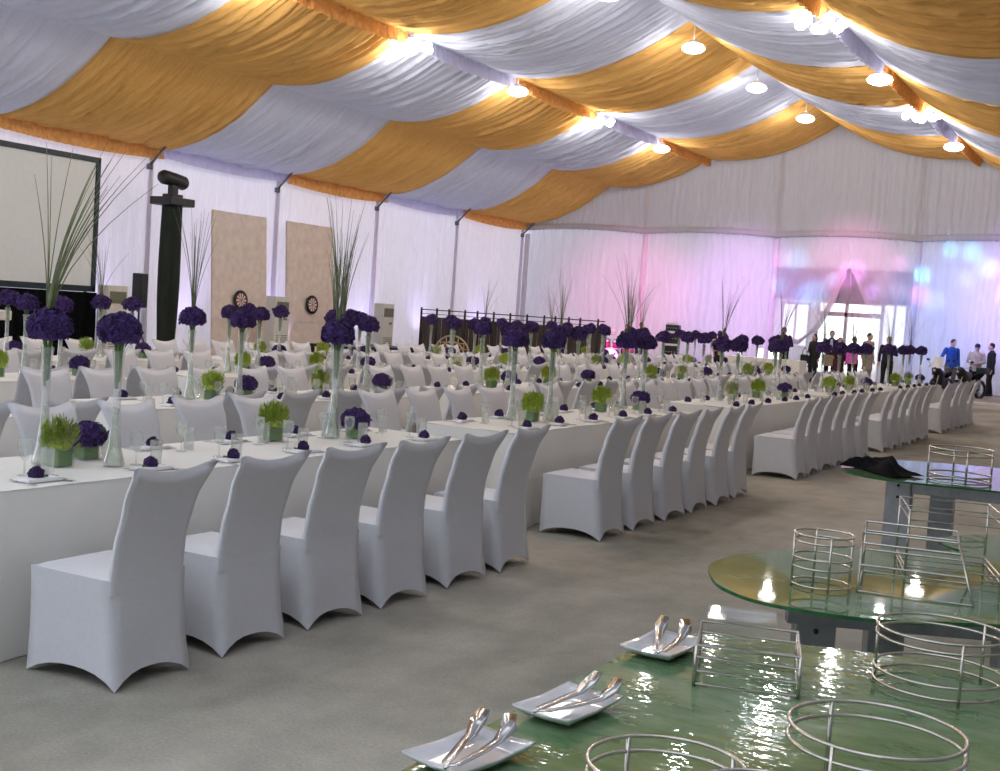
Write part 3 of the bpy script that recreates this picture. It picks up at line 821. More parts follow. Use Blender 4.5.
if far:
    b = MB()
    for s in far:
        o_ = len(b.v); ca, sa = math.cos(s[5]), math.sin(s[5])
        b.v += [(s[3]+v[0]*ca-v[1]*sa, s[4]+v[0]*sa+v[1]*ca, v[2]) for v in al.v]
        b.f += [tuple(i+o_ for i in f) for f in al.f]
    o = obj('distant_chair_rows', b.mesh('distant_chair_rows', 'spandex')); tag(o, 'white covered chairs in the farthest rows before the left wall', 'chairs'); o['kind'] = 'stuff'
print('CHAIRS', len(near), len(far))

# ------------------------------------------------------------------ flowers
def floret_head(R_, Hh, n, seed, psize, mat):
    r = random.Random(seed); b = MB()
    # an inner dome, then crumpled petals over it
    b.ball((0, 0, 0), (R_*.86, R_*.86, Hh*.86), 12, 8)
    for i in range(n):
        t = i/n; zz = 1-1.55*t; a = i*2.39996+r.uniform(-.2, .2)
        rr = math.sqrt(max(0, 1-zz*zz)); nrm = Vector((rr*math.cos(a), rr*math.sin(a), zz))
        lump = 1+.10*math.sin(3*a+1)*rr+r.uniform(-.05, .07)
        p = Vector((nrm.x*R_*lump, nrm.y*R_*lump, nrm.z*Hh*lump))
        if zz < 0: p.z = max(p.z, -Hh*.35)
        nn = (nrm+Vector((r.uniform(-.5, .5), r.uniform(-.5, .5), r.uniform(-.5, .5)))).normalized()
        tx = nn.orthogonal().normalized(); ty = nn.cross(tx); th = r.uniform(0, 6.28)
        for k in range(4):
            a0 = th+k*PI/2; dx = tx*math.cos(a0)+ty*math.sin(a0); dy = -tx*math.sin(a0)+ty*math.cos(a0)
            s_ = psize*r.uniform(.8, 1.25); o_ = len(b.v)
            for q in (p, p+dx*s_*.6+dy*s_*.5+nn*s_*.25, p+dx*s_*1.2+nn*s_*.1, p+dx*s_*.6-dy*s_*.5+nn*s_*.25): b.v.append(tuple(q))
            b.f.append((o_, o_+1, o_+2, o_+3))
    return b.mesh('flower_head', mat, False)
HEADS = [floret_head(.092, .080, 230, 11+i, .029, 'purple') for i in range(3)]
HEADS_FAR = floret_head(.090, .078, 70, 21, .05, 'purple')
LOWHEAD = [floret_head(.085, .062, 150, 31+i, .028, 'purple') for i in range(2)]
def lime_bush(seed, n=620):
    r = random.Random(seed); b = MB()
    for i in range(n):
        a = r.uniform(0, 6.28); t = r.random()**.6; rr = .085*t
        z = .06*math.sqrt(max(0, 1-t*t))+r.uniform(-.05, .055)
        c = Vector((rr*math.cos(a), rr*math.sin(a), z)); d = Vector((math.cos(a)*.6*t+r.uniform(-.4, .4), math.sin(a)*.6*t+r.uniform(-.4, .4), 1)).normalized()
        l = r.uniform(.022, .044); w = d.orthogonal().normalized()*r.uniform(.002, .0042)
        o_ = len(b.v)
        for q in (c-w, c+w, c+d*l+w*1.3, c+d*(l+.008), c+d*l-w*1.3): b.v.append(tuple(q))
        b.f.append((o_, o_+1, o_+2, o_+3, o_+4))
    b.ball((0, 0, -.012), (.058, .058, .028), 10, 6)
    return b.mesh('lime_foliage', 'lime', False)
LIME = [lime_bush(41), lime_bush(42)]
VASE_P = [(.001, .004), (.052, .004), (.056, .01), (.052, .03), (.034, .10), (.024, .22), (.020, .34), (.022, .46), (.029, .56), (.034, .60)]
me_vase = MB().lathe(VASE_P, 20).mesh('vase', 'vase_glass')
me_water = MB().lathe([(.001, .008), (.046, .008), (.044, .03), (.028, .10), (.018, .2), (.014, .30), (.001, .30)], 14).mesh('vase_water', 'water')
def stems(seed):
    r = random.Random(seed); b = MB()
    for k in range(6):
        a = 2*PI*k/6
        b.tube([(.010*math.cos(a), .010*math.sin(a), .40+.04*r.random()), (.012*math.cos(a+.5), .012*math.sin(a+.5), .48), (.014*math.cos(a+.8), .016*math.sin(a+.8), .60), (.03*math.cos(a+1), .03*math.sin(a+1), .68)], .0055, 5)
    return b.mesh('stem_bundle', 'stem')
STEMS = [stems(1), stems(2)]
def grass_spray(seed, n=16, lo=.75, hi=1.15, spread=.35, lean=0.0):
    r = random.Random(seed); b = MB()
    for k in range(n):
        a = r.uniform(0, 6.28); L = r.uniform(lo, hi); sp = spread*r.random()**1.3
        dx, dy = math.cos(a)*sp+lean*.7, math.sin(a)*sp+lean*.5
        pts = [(.012*math.cos(a)+dx*L*(t/6)**1.6, .012*math.sin(a)+dy*L*(t/6)**1.6, L*(t/6)*(1-.12*sp*(t/6))) for t in range(7)]
        b.tube(pts, [.0030, .0030, .0028, .0025, .0021, .0016, .001], 4)
    # blade bases bundled into a sheaf
    b.tube([(0, 0, -.03), (0, 0, .05), (.01, .005, .16)], [.014, .016, .008], 6)
    return b.mesh('grass_spray', 'grass')
GRASS = [grass_spray(51, 20, .62, .95, .45, .38), grass_spray(52, 22, .62, .92, .28), grass_spray(53, 12, .6, .9, .55, -.1), grass_spray(54, 14, .5, .85, .45, .1)]
def rose_mesh():
    b = MB(); r = random.Random(5)
    for k in range(13):
        a = k*2.4; t = k/12; R0 = .008+.016*t; hh = .034-.010*t
        def pet(u, v):
            w = (u-.5)*1.9; rr = R0*(.55+.65*v)+.006*t*v*v
            return (rr*math.cos(a+w), rr*math.sin(a+w), hh*v*(1-.35*(2*u-1)**2)+.002)
        b.grid(pet, 4, 3)
    b.ball((0, 0, .012), (.016, .016, .015), 8, 6)
    return b.mesh('rose_bud', 'plum')
me_rose = floret_head(.021, .020, 46, 77, .013, 'plum')
for v_ in me_rose.vertices: v_.co.z += .012
me_calyx = MB().tube([(.0, 0, .004), (.024, .004, .003), (.045, .002, .004)], [.004, .003, .006], 5).mesh('leaf', 'stem')
me_tumbler = MB().lathe([(.001, .003), (.027, .003), (.031, .0), (.034, .13), (.0315, .13), (.0285, .012), (.001, .012)], 18).mesh('tumbler', 'glass')
me_goblet = MB().lathe([(.001, .0), (.034, .001), (.03, .004), (.005, .009), (.0045, .07), (.012, .078), (.032, .105), (.037, .14), (.033, .175), (.0315, .175), (.035, .14), (.03, .107), (.001, .084)], 18).mesh('goblet', 'glass')
me_cubevase = bevel_mesh(MB().box((0, 0, .052), (.105, .105, .104)).mesh('glass_cube', 'glass', False), .004)
me_wrap = bevel_mesh(MB().box((0, 0, .046), (.092, .092, .082)).mesh('leaf_wrap', 'leaf', False), .008)
me_votive = MB().lathe([(.001, .002), (.026, .002), (.029, .055), (.026, .055), (.023, .01), (.001, .01)], 14).mesh('votive', 'glass')

def arrangement(loc, rz, grass, label, near_):
    e = empty('hydrangea_vase', loc, rz, label, 'flower arrangement', 'tall hydrangea vases')
    obj('vase', me_vase, e); obj('stem_bundle', STEMS[rnd.randrange(2)], e)
    if near_: obj('vase_water', me_water, e)
    obj('flower_head', HEADS[rnd.randrange(3)] if near_ else HEADS_FAR, e, (0, 0, .70), rnd.uniform(0, 6))
    if grass is not None: obj('grass_spray', GRASS[grass], e, (0, 0, .76))
    return e
def low_vase(loc, rz, kind, label):
    e = empty('cube_vase', loc, rz, label, 'flower vase', 'low square glass vases')
    obj('glass_cube', me_cubevase, e); obj('leaf_wrap', me_wrap, e)
    if kind == 'lime': obj('lime_foliage', LIME[rnd.randrange(2)], e, (0, 0, .115), rnd.uniform(0, 6))
    else: obj('flower_head', LOWHEAD[rnd.randrange(2)], e, (0, 0, .125), rnd.uniform(0, 6))
    return e
FRONT = {0: dict(v=[(-5.03, 4.31, 0), (-4.79, 4.56, None), (-5.20, 6.98, None), (-5.0, 6.70, 1)], g=[(-4.93, 4.33), (-5.1, 6.2)], p=[(-5.06, 4.62), (-4.92, 6.86)]),
         1: dict(v=[(-5.05, 9.32, None), (-4.88, 9.71, None), (-5.12, 11.9, 2), (-5.0, 12.14, None)], g=[(-4.91, 9.45), (-5.05, 11.2)], p=[(-4.95, 11.95)]),
         2: dict(v=[(-5.08, 14.84, 3), (-5.05, 15.4, None), (-5.0, 16.9, None), (-5.05, 17.3, 3)], g=[(-4.95, 14.95), (-5.0, 16.2)], p=[(-4.87, 17.03)])}
for r, k, xc, y0 in tables:
    cfg = FRONT.get(k) if r == 0 else None
    if cfg is None:
        j = lambda a: a+rnd.uniform(-.08, .08)
        gr = lambda: rnd.choice([None, None, 1, 2, 3]) 
        cfg = dict(v=[(xc-.08, j(y0+1.05), gr()), (xc+.1, j(y0+1.45), None), (xc-.1, j(y0+3.15), gr()), (xc+.08, j(y0+3.4), None)],
                   g=[(xc+.02, j(y0+1.2)), (xc-.02, j(y0+2.75))], p=[(xc-.02, j(y0+1.7)), (xc+.04, j(y0+3.75))])
    vs = [v for v in cfg['v'] if seen(v[0], v[1], 1.4, 12)]
    for i, v in enumerate(sorted(vs, key=lambda q: q[1])):
        lab = 'tall vase of purple hydrangea%s, %s from left on %s' % ('' if v[2] is None else ' with long grass', ORD[i], tname(r, k))
        arrangement((v[0], v[1], TZ+.003), rnd.uniform(0, 1.0) if r == 0 else rnd.uniform(0, 6), v[2], lab, v[1] < 13 and r < 3)
    for i, v in enumerate([v for v in cfg['g'] if seen(v[0], v[1], .8, 8)]):
        low_vase((v[0], v[1], TZ+.003), rnd.uniform(-.3, .3), 'lime', 'square glass vase of lime green foliage, %s from left on %s' % (ORD[i], tname(r, k)))
    for i, v in enumerate([v for v in cfg['p'] if seen(v[0], v[1], .8, 8)]):
        low_vase((v[0], v[1], TZ+.003), rnd.uniform(-.3, .3), 'purple', 'square glass vase of low purple flowers, %s from left on %s' % (ORD[i], tname(r, k)))

# place settings
me_napkin = bevel_mesh(MB().box((0, 0, .007), (.11, .20, .012)).box((.012, 0, .014), (.08, .19, .006)).mesh('napkin', 'napkin', False), .003)
def fork_mesh():
    b = MB(); b.box((0, -.03, .003), (.006, .11, .003)).box((0, -.09, .003), (.012, .04, .003)).box((0, .035, .004), (.02, .03, .003))
    for k in range(4): b.box((-.0078+.0052*k, .066, .005), (.0026, .036, .002))
    return b.mesh('fork', 'cutlery', False)
def knife_mesh():
    b = MB(); b.prism([(-.006, -.11), (.006, -.11), (.007, -.02), (.010, .0), (.010, .07), (.003, .10), (-.006, .105), (-.006, -.02)], .001, .0045)
    return b.mesh('knife', 'cutlery', False)
def spoon_mesh():
    b = MB(); b.box((0, -.04, .003), (.006, .12, .003)).ball((0, .05, .006), (.017, .028, .005), 12, 6)
    return b.mesh('spoon', 'cutlery', True)
me_fork, me_knife, me_spoon = fork_mesh(), knife_mesh(), spoon_mesh()
seats = []
for r, k, xc, y0 in tables:
    for side in (0, 1):
        for q in range(6):
            y = y0+.42+.65*q+rnd.uniform(-.03, .03); sx = 1 if side == 0 else -1
            x = xc+sx*(.30+rnd.uniform(-.02, .02))
            if seen(x, y, .78, -3): seats.append([r, k, side, x, y, px(x, y, .78)[2], sx])
seats.sort(key=lambda s: s[5]); seats = seats[:300]
cnt = {}
for s in sorted(seats, key=lambda s: (s[0], s[1], s[2], s[4])):
    key = tuple(s[:3]); cnt[key] = cnt.get(key, 0)+1; s.append(cnt[key]-1)
first = {}
for s in seats:
    r, k, side, x, y, d, sx, n = s
    where = '%s from left, %s side of %s' % (ORD[n], 'near' if side == 0 else 'far', tname(r, k))
    top = TZ+.005
    full = d < 13
    if full:
        tag(obj('napkin', me_napkin, None, (x, y, top), rnd.uniform(-.12, .12)+PI/2*0), 'folded white napkin %s' % where, 'napkin', 'folded napkins')
    zz = top+(.0175 if full else 0)
    e = empty('rose_bud', (x+.0*sx, y+rnd.uniform(-.02, .02), zz), rnd.uniform(0, 6), 'dark purple rose bud %s' % where, 'rose', 'purple rose buds')
    if d < 10:
        obj('bloom', me_rose, e); obj('leaf', me_calyx, e)
        e.scale = (1.25, 1.25, 1.25)
    else:
        COL.objects.unlink(e); bpy.data.objects.remove(e)
        e = tag(obj('rose_bud', me_rose, None, (x, y, zz), rnd.uniform(0, 6)), 'dark purple rose bud %s' % where, 'rose', 'purple rose buds'); e.scale = (1.4, 1.4, 1.4)
    if d < 22:
        g = obj('tumbler', me_tumbler, None, (x-sx*.13, y+.16, top-.002)); tag(g, 'clear straight tumbler %s' % where, 'glass', 'straight tumblers')
    if d < 14:
        g = obj('goblet', me_goblet, None, (x-sx*.17, y+.06, top-.002)); tag(g, 'clear stemmed goblet %s' % where, 'glass', 'stemmed goblets')
    if d < 13.5 and r == 0:
        for nm, me, dy in (('fork', me_fork, -.10*sx), ('knife', me_knife, .10*sx), ('spoon', me_spoon, .135*sx)):
            o = obj(nm, me, None, (x+.0*sx, y+dy, top-.001), PI/2*sx+rnd.uniform(-.08, .08)); tag(o, 'steel %s at the place %s' % (nm, where), nm, 'table %ss' % nm)

# ------------------------------------------------------------------ glass buffet tables
def smooth_poly(pts, sub=8):
    out = []; n = len(pts)
    for i in range(n):
        p0, p1, p2, p3 = (Vector(pts[(i+k-1) % n]) for k in range(4))
        for s in range(sub):
            t = s/sub
            q = .5*((2*p1)+(-p0+p2)*t+(2*p0-5*p1+4*p2-p3)*t*t+(-p0+3*p1-3*p2+p3)*t**3); out.append((q.x, q.y))
    return out
def glass_table(name, poly, legs, aprons, label, zt=.75, leg_w=(.14, .10), gm='table_glass'):
    e = empty(name, (0, 0, 0), 0, label, 'table', 'glass buffet tables')
    gt = MB().prism(poly, zt-.013, zt).mesh('glass_top', gm, False)
    gt.materials.append(M['glass_edge'])
    for p in gt.polygons:
        if abs(p.normal.z) < .5: p.material_index = 1
    obj('glass_top', gt, e)
    for (x, y, rz) in legs:
        lb = MB().box((x, y, (zt-.02)/2), (leg_w[0], leg_w[1], zt-.02), rz).box((x, y, .008), (leg_w[0]+.05, leg_w[1]+.05, .016), rz)
        lo = obj('leg', bevel_mesh(lb.mesh('leg', 'steel', False), .006), e)
        bo = MB()
        ca, sa = math.cos(rz), math.sin(rz)
        for dz in (.06, .14):
            for sgn in (-1, 1):
                ox, oy = sgn*sa*(leg_w[1]/2+.002), -sgn*ca*(leg_w[1]/2+.002)
                bo.ball((x+ox, y+oy, zt-.02-dz), .011, 8, 6)
        obj('bolt', bo.mesh('bolt', 'bolt'), lo)
    for (x0, y0, x1, y1) in aprons:
        L = math.hypot(x1-x0, y1-y0); a = math.atan2(y1-y0, x1-x0)
        obj('apron_rail', bevel_mesh(MB().box(((x0+x1)/2, (y0+y1)/2, zt-.075), (L, .06, .11), a).mesh('apron_rail', 'steel', False), .005), e)
    return e
glass_table('glass_buffet_table', [(-1.31, .9), (.55, .9), (.55, 4.08), (.1, 3.98), (-.39, 3.83), (-.93, 3.66), (-1.17, 3.585), (-1.245, 3.54), (-1.29, 3.46), (-1.31, 3.35)],
            [(-1.0, 1.2, 0), (.3, 1.2, 0), (-.55, 3.2, 0), (.3, 3.4, 0)], [(-1.0, 1.2, .3, 1.2), (-.55, 3.2, .3, 3.4), (.3, 1.2, .3, 3.4)],
            'nearest glass buffet table with a straight left edge and green top')
glass_table('glass_buffet_table', smooth_poly([(-1.49, 4.42), (-1.57, 4.68), (-1.50, 5.05), (-1.22, 5.49), (-.66, 5.92), (-.1, 6.05), (.35, 5.7), (.42, 5.2), (.1, 4.75), (-.47, 4.42), (-.85, 4.17), (-1.16, 4.13), (-1.36, 4.23)]),
            [(-1.12, 4.55, .45), (-.98, 5.15, .45), (-.45, 4.85, .45), (-.1, 5.55, .45)], [(-1.2, 4.45, -.3, 4.85), (-1.1, 5.2, -.1, 5.6), (-1.12, 4.55, -.98, 5.15)],
            'second glass buffet table with a rounded left end, holding the tapered wire riser', leg_w=(.15, .09), gm='table_glass_soft')
glass_table('glass_buffet_table', smooth_poly([(-2.09, 8.9), (-2.08, 9.3), (-1.95, 9.68), (-1.71, 9.88), (-1.16, 10.08), (-.5, 10.1), (.1, 9.9), (.3, 9.3), (.1, 8.7), (-.4, 8.5), (-.97, 8.47), (-1.5, 8.38), (-1.75, 8.40), (-1.96, 8.56)]),
            [(-1.66, 8.85, 0), (-1.5, 9.7, 0), (-.1, 8.9, 0), (-.1, 9.6, 0)], [(-1.66, 8.85, -.1, 8.9), (-1.5, 9.7, -.1, 9.6), (-1.66, 8.85, -1.5, 9.7)],
            'third glass buffet table with a folded black cloth on its rounded end', leg_w=(.17, .12), gm='table_glass_clear')
glass_table('glass_buffet_table', smooth_poly([(-1.02, 6.6), (-.98, 6.9), (-.7, 7.25), (-.2, 7.3), (.3, 7.1), (.3, 6.6), (-.2, 6.42), (-.75, 6.38)]),
            [(-.62, 6.75, 0), (.1, 6.9, 0)], [(-.7, 6.7, .2, 6.9)],
            'small glass buffet table at the right edge behind the tall wire box riser', zt=.66, leg_w=(.12, .09), gm='table_glass_soft')

# wire risers
def ring_pts(r, z, n=40): return [(r*math.cos(2*PI*t/n), r*math.sin(2*PI*t/n), z) for t in range(n)]
def wire_round(loc, r, levels, nleg, label, w=.0042, a0=.4):
    e = empty('wire_riser', loc, a0, label, 'riser', 'wire buffet risers')
    for z in levels:
        obj('ring', MB().tube(ring_pts(r, z), w, 8, closed=True).mesh('ring', 'wire'), e)
    for k in range(nleg):
        a = 2*PI*k/nleg
        obj('upright', MB().tube([(r*math.cos(a), r*math.sin(a), 0), (r*math.cos(a), r*math.sin(a), levels[-1])], w*1.15, 8).mesh('upright', 'wire'), e)
    return e
def wire_box(loc, rz, bot, top, h, levels, label, w=.0045, shift=(0, 0)):
    e = empty('wire_riser', loc, rz, label, 'riser', 'wire buffet risers')
    def cor(t):
        sx, sy = bot[0]+(top[0]-bot[0])*t, bot[1]+(top[1]-bot[1])*t
        return [(x*sx/2+shift[0]*t, y*sy/2+shift[1]*t, h*t) for x, y in ((-1, -1), (1, -1), (1, 1), (-1, 1))]
    for t in levels:
        c = cor(t); 
        obj('wire_frame', MB().tube(c, w, 8, closed=True).mesh('wire_frame', 'wire', False), e)
    b, t_ = cor(0), cor(1)
    for p, q in zip(b, t_): obj('upright', MB().tube([p, q], w*1.1, 8).mesh('upright', 'wire'), e)
    return e
TG = .751
wire_box((-.955, 3.19, TG), .30, (.265, .27), (.265, .27), .108, (.06, .38, .72, 1.0), 'low square wire riser on the nearest glass table beside the serving plate')
wire_round((-.51, 3.48, TG), .17, (.012, .045, .135, .16), 3, 'wide round wire riser at the far side of the nearest glass table', w=.0040, a0=1.0)
wire_round((-.462, 2.44, TG), .168, (.01, .145, .175), 3, 'wide round wire riser nearest the right corner of the front glass table', w=.0042, a0=.25)
wire_round((-.735, 2.02, TG), .14, (.01, .135, .163), 4, 'round wire riser on the front glass table, left of the wide one', w=.004, a0=.9)
wire_round((-.50, 1.84, TG), .125, (.01, .19, .215), 4, 'round wire riser cut by the bottom edge of the picture', w=.004, a0=.2)
wire_round((-1.11, 4.555, TG), .108, (.01, .075, .11, .17, .196), 4, 'small round wire riser near the rounded end of the second glass table', w=.0042, a0=.5)
wire_box((-.815, 4.80, TG), .18, (.40, .42), (.34, .30), .20, (.02, .45, .82, 1.0), 'tapered wire box riser on the second glass table', shift=(-.03, .09))
wire_box((-.785, 5.30, TG), .28, (.36, .42), (.36, .42), .26, (.03, .12, .86, 1.0), 'tall wire box riser at the back of the second glass table')
wire_round((-1.26, 8.74, TG), .205, (.01, .05, .19, .225), 4, 'round wire riser on the third glass table beside the black cloth', w=.006, a0=.35)

# serving plates with tongs
def plate_mesh():
    b = MB(); NX, NY = .078, .126
    def f(u, v):
        x, y = 2*u-1, 2*v-1; m = max(abs(x), abs(y)); e = max(0, (m-.62)/.38)
        z = .008+.020*e*e+.006*e*abs(x*y)
        k = .9+.10*m
        return (x*NX*k, y*NY*k, z)
    b.grid(f, 22, 22)
    n0 = len(b.v); b.v += [(x*.985, y*.985, z-.006) for x, y, z in b.v[:n0]]; b.f += [tuple(i+n0 for i in reversed(fc)) for fc in b.f[:]]
    w = 23
    for i in range(22):
        for (p, q) in (((i*w), (i+1)*w), (i*w+22, (i+1)*w+22), (i, i+1), (22*w+i, 22*w+i+1)): b.f.append((p, q, q+n0, p+n0))
    return b.mesh('plate_dish', 'ceramic', True, True)
me_plate = plate_mesh()
def strip(b, pts, wid, th=.0018):
    pts = [Vector(p) for p in pts]
    o_ = len(b.v)
    for i, p in enumerate(pts):
        t = (pts[min(i+1, len(pts)-1)]-pts[max(i-1, 0)]).normalized(); s_ = t.cross(Vector((0, 0, 1)))
        s_ = s_.normalized() if s_.length > 1e-4 else Vector((1, 0, 0)); n_ = s_.cross(t)
        w = wid[i] if isinstance(wid, list) else wid
        for q in (p-s_*w-n_*th, p+s_*w-n_*th, p+s_*w+n_*th, p-s_*w+n_*th): b.v.append(tuple(q))
    for i in range(len(pts)-1):
        a, c = o_+4*i, o_+4*i+4
        for k in range(4): b.f.append((a+k, a+(k+1) % 4, c+(k+1) % 4, c+k))
    e_ = o_+4*(len(pts)-1); b.f += [(o_+3, o_+2, o_+1, o_), (e_, e_+1, e_+2, e_+3)]
    return b
def tongs(loc, rz, label):
    e = empty('serving_tongs', loc, rz, label, 'tongs', 'serving tongs')
    for sg in (-1, 1):
        b = strip(MB(), [(0, -.115, .036), (sg*.012, -.10, .034), (sg*.026, .0, .034), (sg*.032, .07, .036), (sg*.036, .11, .052), (sg*.030, .135, .075)], [.006, .009, .010, .012, .019, .013])
        obj('tong_arm', b.mesh('tong_arm', 'cutlery'), e)
    obj('spring_bend', MB().tube([(.0, -.115, .036), (-.006, -.122, .036), (.0, -.128, .036), (.006, -.122, .036)], .006, 8, closed=True).mesh('spring_bend', 'cutlery'), e)
def tent_card(loc, rz, label):
    b = strip(MB(), [(0, -.05, .0), (0, -.02, .04), (0, 0, .055), (0, .03, .05), (0, .07, .03)], .022, .001)
    e = empty('folded_clip', loc, rz, label, 'clip', 'folded metal clips')
for i, (x, y, rz, trz, lab) in enumerate(((-1.225, 2.18, -.15, .12, 'bottom left on the front table'), (-1.2, 2.60, -.10, -.25, 'middle of three'), (-1.225, 3.27, -.05, .2, 'beside the square wire riser'))):
    e = empty('serving_plate', (x, y, TG), rz, 'white rectangular serving plate with curled corners, %s' % lab, 'plate', 'white serving plates')
    obj('plate_dish', me_plate, e)
    tongs((x+.01, y-.01, TG), trz+PI*.0, 'steel serving tongs lying in the plate %s' % lab)
# folded black cloth on the third table
def bc(u, v):
    x, y = (u-.5)*.58, (v-.5)*.32
    m = max(abs(2*u-1), abs(2*v-1)); e = 1-m**4
    z = (.038+.05*max(0, 1-abs(u-.18)*3.2)+.03*max(0, 1-abs(u-.55)*3)+.025*math.sin(9*u+4*v)*e+.018*math.sin(17*v+5*u)*e)
    return (x+.03*math.sin(6*v), y+.04*math.sin(5*u), .003+max(.004, z*e+.006))
cb = MB().grid(bc, 34, 22)
n0 = len(cb.v); cb.v += [(x, y, .001) for x, y, z in cb.v[:n0]]
o = obj('folded_cloth', cb.mesh('folded_cloth', 'black_cloth'), None, (-1.78, 8.80, TG), -.62); tag(o, 'crumpled black cloth on the rounded end of the third glass table', 'cloth')
# clear acrylic stand behind the square riser
a_ = empty('acrylic_stand', (-1.08, 3.52, TG), .3, 'clear acrylic box stand at the far left corner of the nearest glass table', 'stand')
obj('panel', bevel_mesh(MB().box((0, 0, .05), (.20, .012, .10)).mesh('panel', 'glass', False), .003), a_)
obj('panel', bevel_mesh(MB().box((0, -.07, .105), (.20, .15, .008)).mesh('panel', 'glass', False), .003), a_)

# ------------------------------------------------------------------ motorcycles near the entrance
def motorcycle(loc, rz, label, screen=True):
    e = empty('motorcycle', loc, rz, label, 'motorcycle')
    tyre = MB().tube([(.30*math.cos(2*PI*t/28), 0, .31+.30*math.sin(2*PI*t/28)) for t in range(28)], .055, 8, closed=True).mesh('tyre', 'black')
    rim = MB().tube([(.22*math.cos(2*PI*t/24), 0, .31+.22*math.sin(2*PI*t/24)) for t in range(24)], .015, 6, closed=True)
    for k in range(5):
        a = 2*PI*k/5; rim.tube([(0, 0, .31), (.22*math.cos(a), 0, .31+.22*math.sin(a))], .014, 6)
    rim = rim.mesh('rim', 'alu')
    for x in (-.78, .70):
        w = obj('wheel', tyre, e, (x, 0, 0)); obj('rim', rim, w)
    obj('fork', MB().tube([(-.78, .09, .31), (-.52, .09, .98)], .025, 8).tube([(-.78, -.09, .31), (-.52, -.09, .98)], .025, 8).mesh('fork', 'alu'), e)
    obj('fuel_tank', MB().ball((-.22, 0, .80), (.32, .16, .16), 16, 10).mesh('fuel_tank', 'frame_dark'), e)
    obj('seat', MB().tube([(.0, 0, .80), (.25, 0, .74), (.55, 0, .78), (.82, 0, .86)], [.10, .14, .13, .06], 12, flat=.6).mesh('seat', 'black_cloth'), e)
    obj('engine', bevel_mesh(MB().box((-.12, 0, .45), (.42, .30, .34)).box((-.16, 0, .64), (.2, .22, .14)).mesh('engine', 'bolt', False), .03), e)
    obj('exhaust', MB().tube([(-.1, .17, .42), (.2, .2, .28), (.85, .2, .36)], [.03, .035, .055], 10).mesh('exhaust', 'alu'), e)
    obj('fairing', MB().tube([(-.80, 0, .96), (-.66, 0, .97), (-.45, 0, .82), (-.1, 0, .60)], [.06, .15, .20, .15], 12).mesh('fairing', 'black'), e)
    obj('headlight', MB().ball((-.78, 0, .93), (.04, .06, .06), 12, 8).mesh('headlight', 'alu'), e)
    e.scale = (.86, .86, .86)
    h = obj('handlebar', MB().tube([(-.40, -.38, 1.05), (-.50, -.2, 1.08), (-.52, 0, 1.04), (-.50, .2, 1.08), (-.40, .38, 1.05)], .016, 8).mesh('handlebar', 'alu'), e)
    for s_ in (-1, 1):
        obj('mirror', MB().tube([(-.48, s_*.26, 1.08), (-.5, s_*.34, 1.26)], .008, 6).ball((-.5, s_*.36, 1.30), (.02, .07, .045), 10, 6).mesh('mirror', 'black'), h)
    if screen:
        obj('windscreen', MB().grid(lambda u, v: (-.66+.22*v-.10*math.sin(PI*u)*(1-.3*v), (u-.5)*.44*(1-.25*v), 1.02+.40*v), 10, 8).mesh('windscreen', 'ceramic'), e)
    else:
        obj('tail_box', bevel_mesh(MB().box((.78, 0, 1.0), (.32, .36, .24)).mesh('tail_box', 'frame_dark', False), .04), e)
motorcycle((-6.45, 39.5, 0), 1.38, 'dark motorcycle with a white windscreen parked beyond the end of the front row')
motorcycle((-5.72, 40.0, 0), 1.15, 'second dark motorcycle without windscreen, parked right of the white-screened one', False)

# ------------------------------------------------------------------ people
def remeshed(b, name, mat, vox=.013, sm=4):
    me = bpy.data.meshes.new('tmp'); me.from_pydata(b.v, [], b.f); me.update()
    bm = bmesh.new(); bm.from_mesh(me); bmesh.ops.recalc_face_normals(bm, faces=bm.faces); bm.to_mesh(me); bm.free()
    o = bpy.data.objects.new('tmp', me); COL.objects.link(o)
    m = o.modifiers.new('r', 'REMESH'); m.mode = 'VOXEL'; m.voxel_size = vox
    s_ = o.modifiers.new('s', 'SMOOTH'); s_.iterations = sm; s_.factor = .5
    dg = bpy.context.evaluated_depsgraph_get(); dg.update()
    out = bpy.data.meshes.new_from_object(o.evaluated_get(dg)); out.name = name
    out.materials.clear(); out.materials.append(M[mat] if isinstance(mat, str) else mat)
    out.polygons.foreach_set('use_smooth', [True]*len(out.polygons))
    bpy.data.objects.remove(o); bpy.data.meshes.remove(me)
    return out
M['skin'] = pbr('skin', (.56, .36, .28), .55, vary=.08, nscale=14)
M['hair_dark'] = pbr('hair_dark', (.016, .012, .012), .5, vary=.4, nscale=40)
M['hair_red'] = pbr('hair_red', (.10, .03, .022), .5, vary=.4, nscale=40)
M['shoe'] = pbr('shoe_black', (.012, .012, .012), .35)
def garment(name, c): return pbr(name, c, .85, vary=.25, nscale=14, bstr=.15)
def hand(b, w, d, flexdir, s=1):
    w = Vector(w); d = Vector(d).normalized(); side = d.cross(Vector(flexdir)).normalized(); up = side.cross(d).normalized()
    b.tube([w, w+d*.05, w+d*.09], [.028, .040, .036], 10, flat=.55)
    for k, (o_, L) in enumerate(((-.030, .060), (-.010, .075), (.010, .07), (.029, .055))):
        p = w+d*.085+side*o_
        b.tube([p, p+d*L*.5+up*.006, p+d*L*.9+up*.022], [.0105, .010, .008], 6)
    p = w+d*.03-side*.034*s
    b.tube([p, p+d*.03-side*.022*s+up*.008, p+d*.06-side*.026*s+up*.014], [.012, .0115, .009], 6)
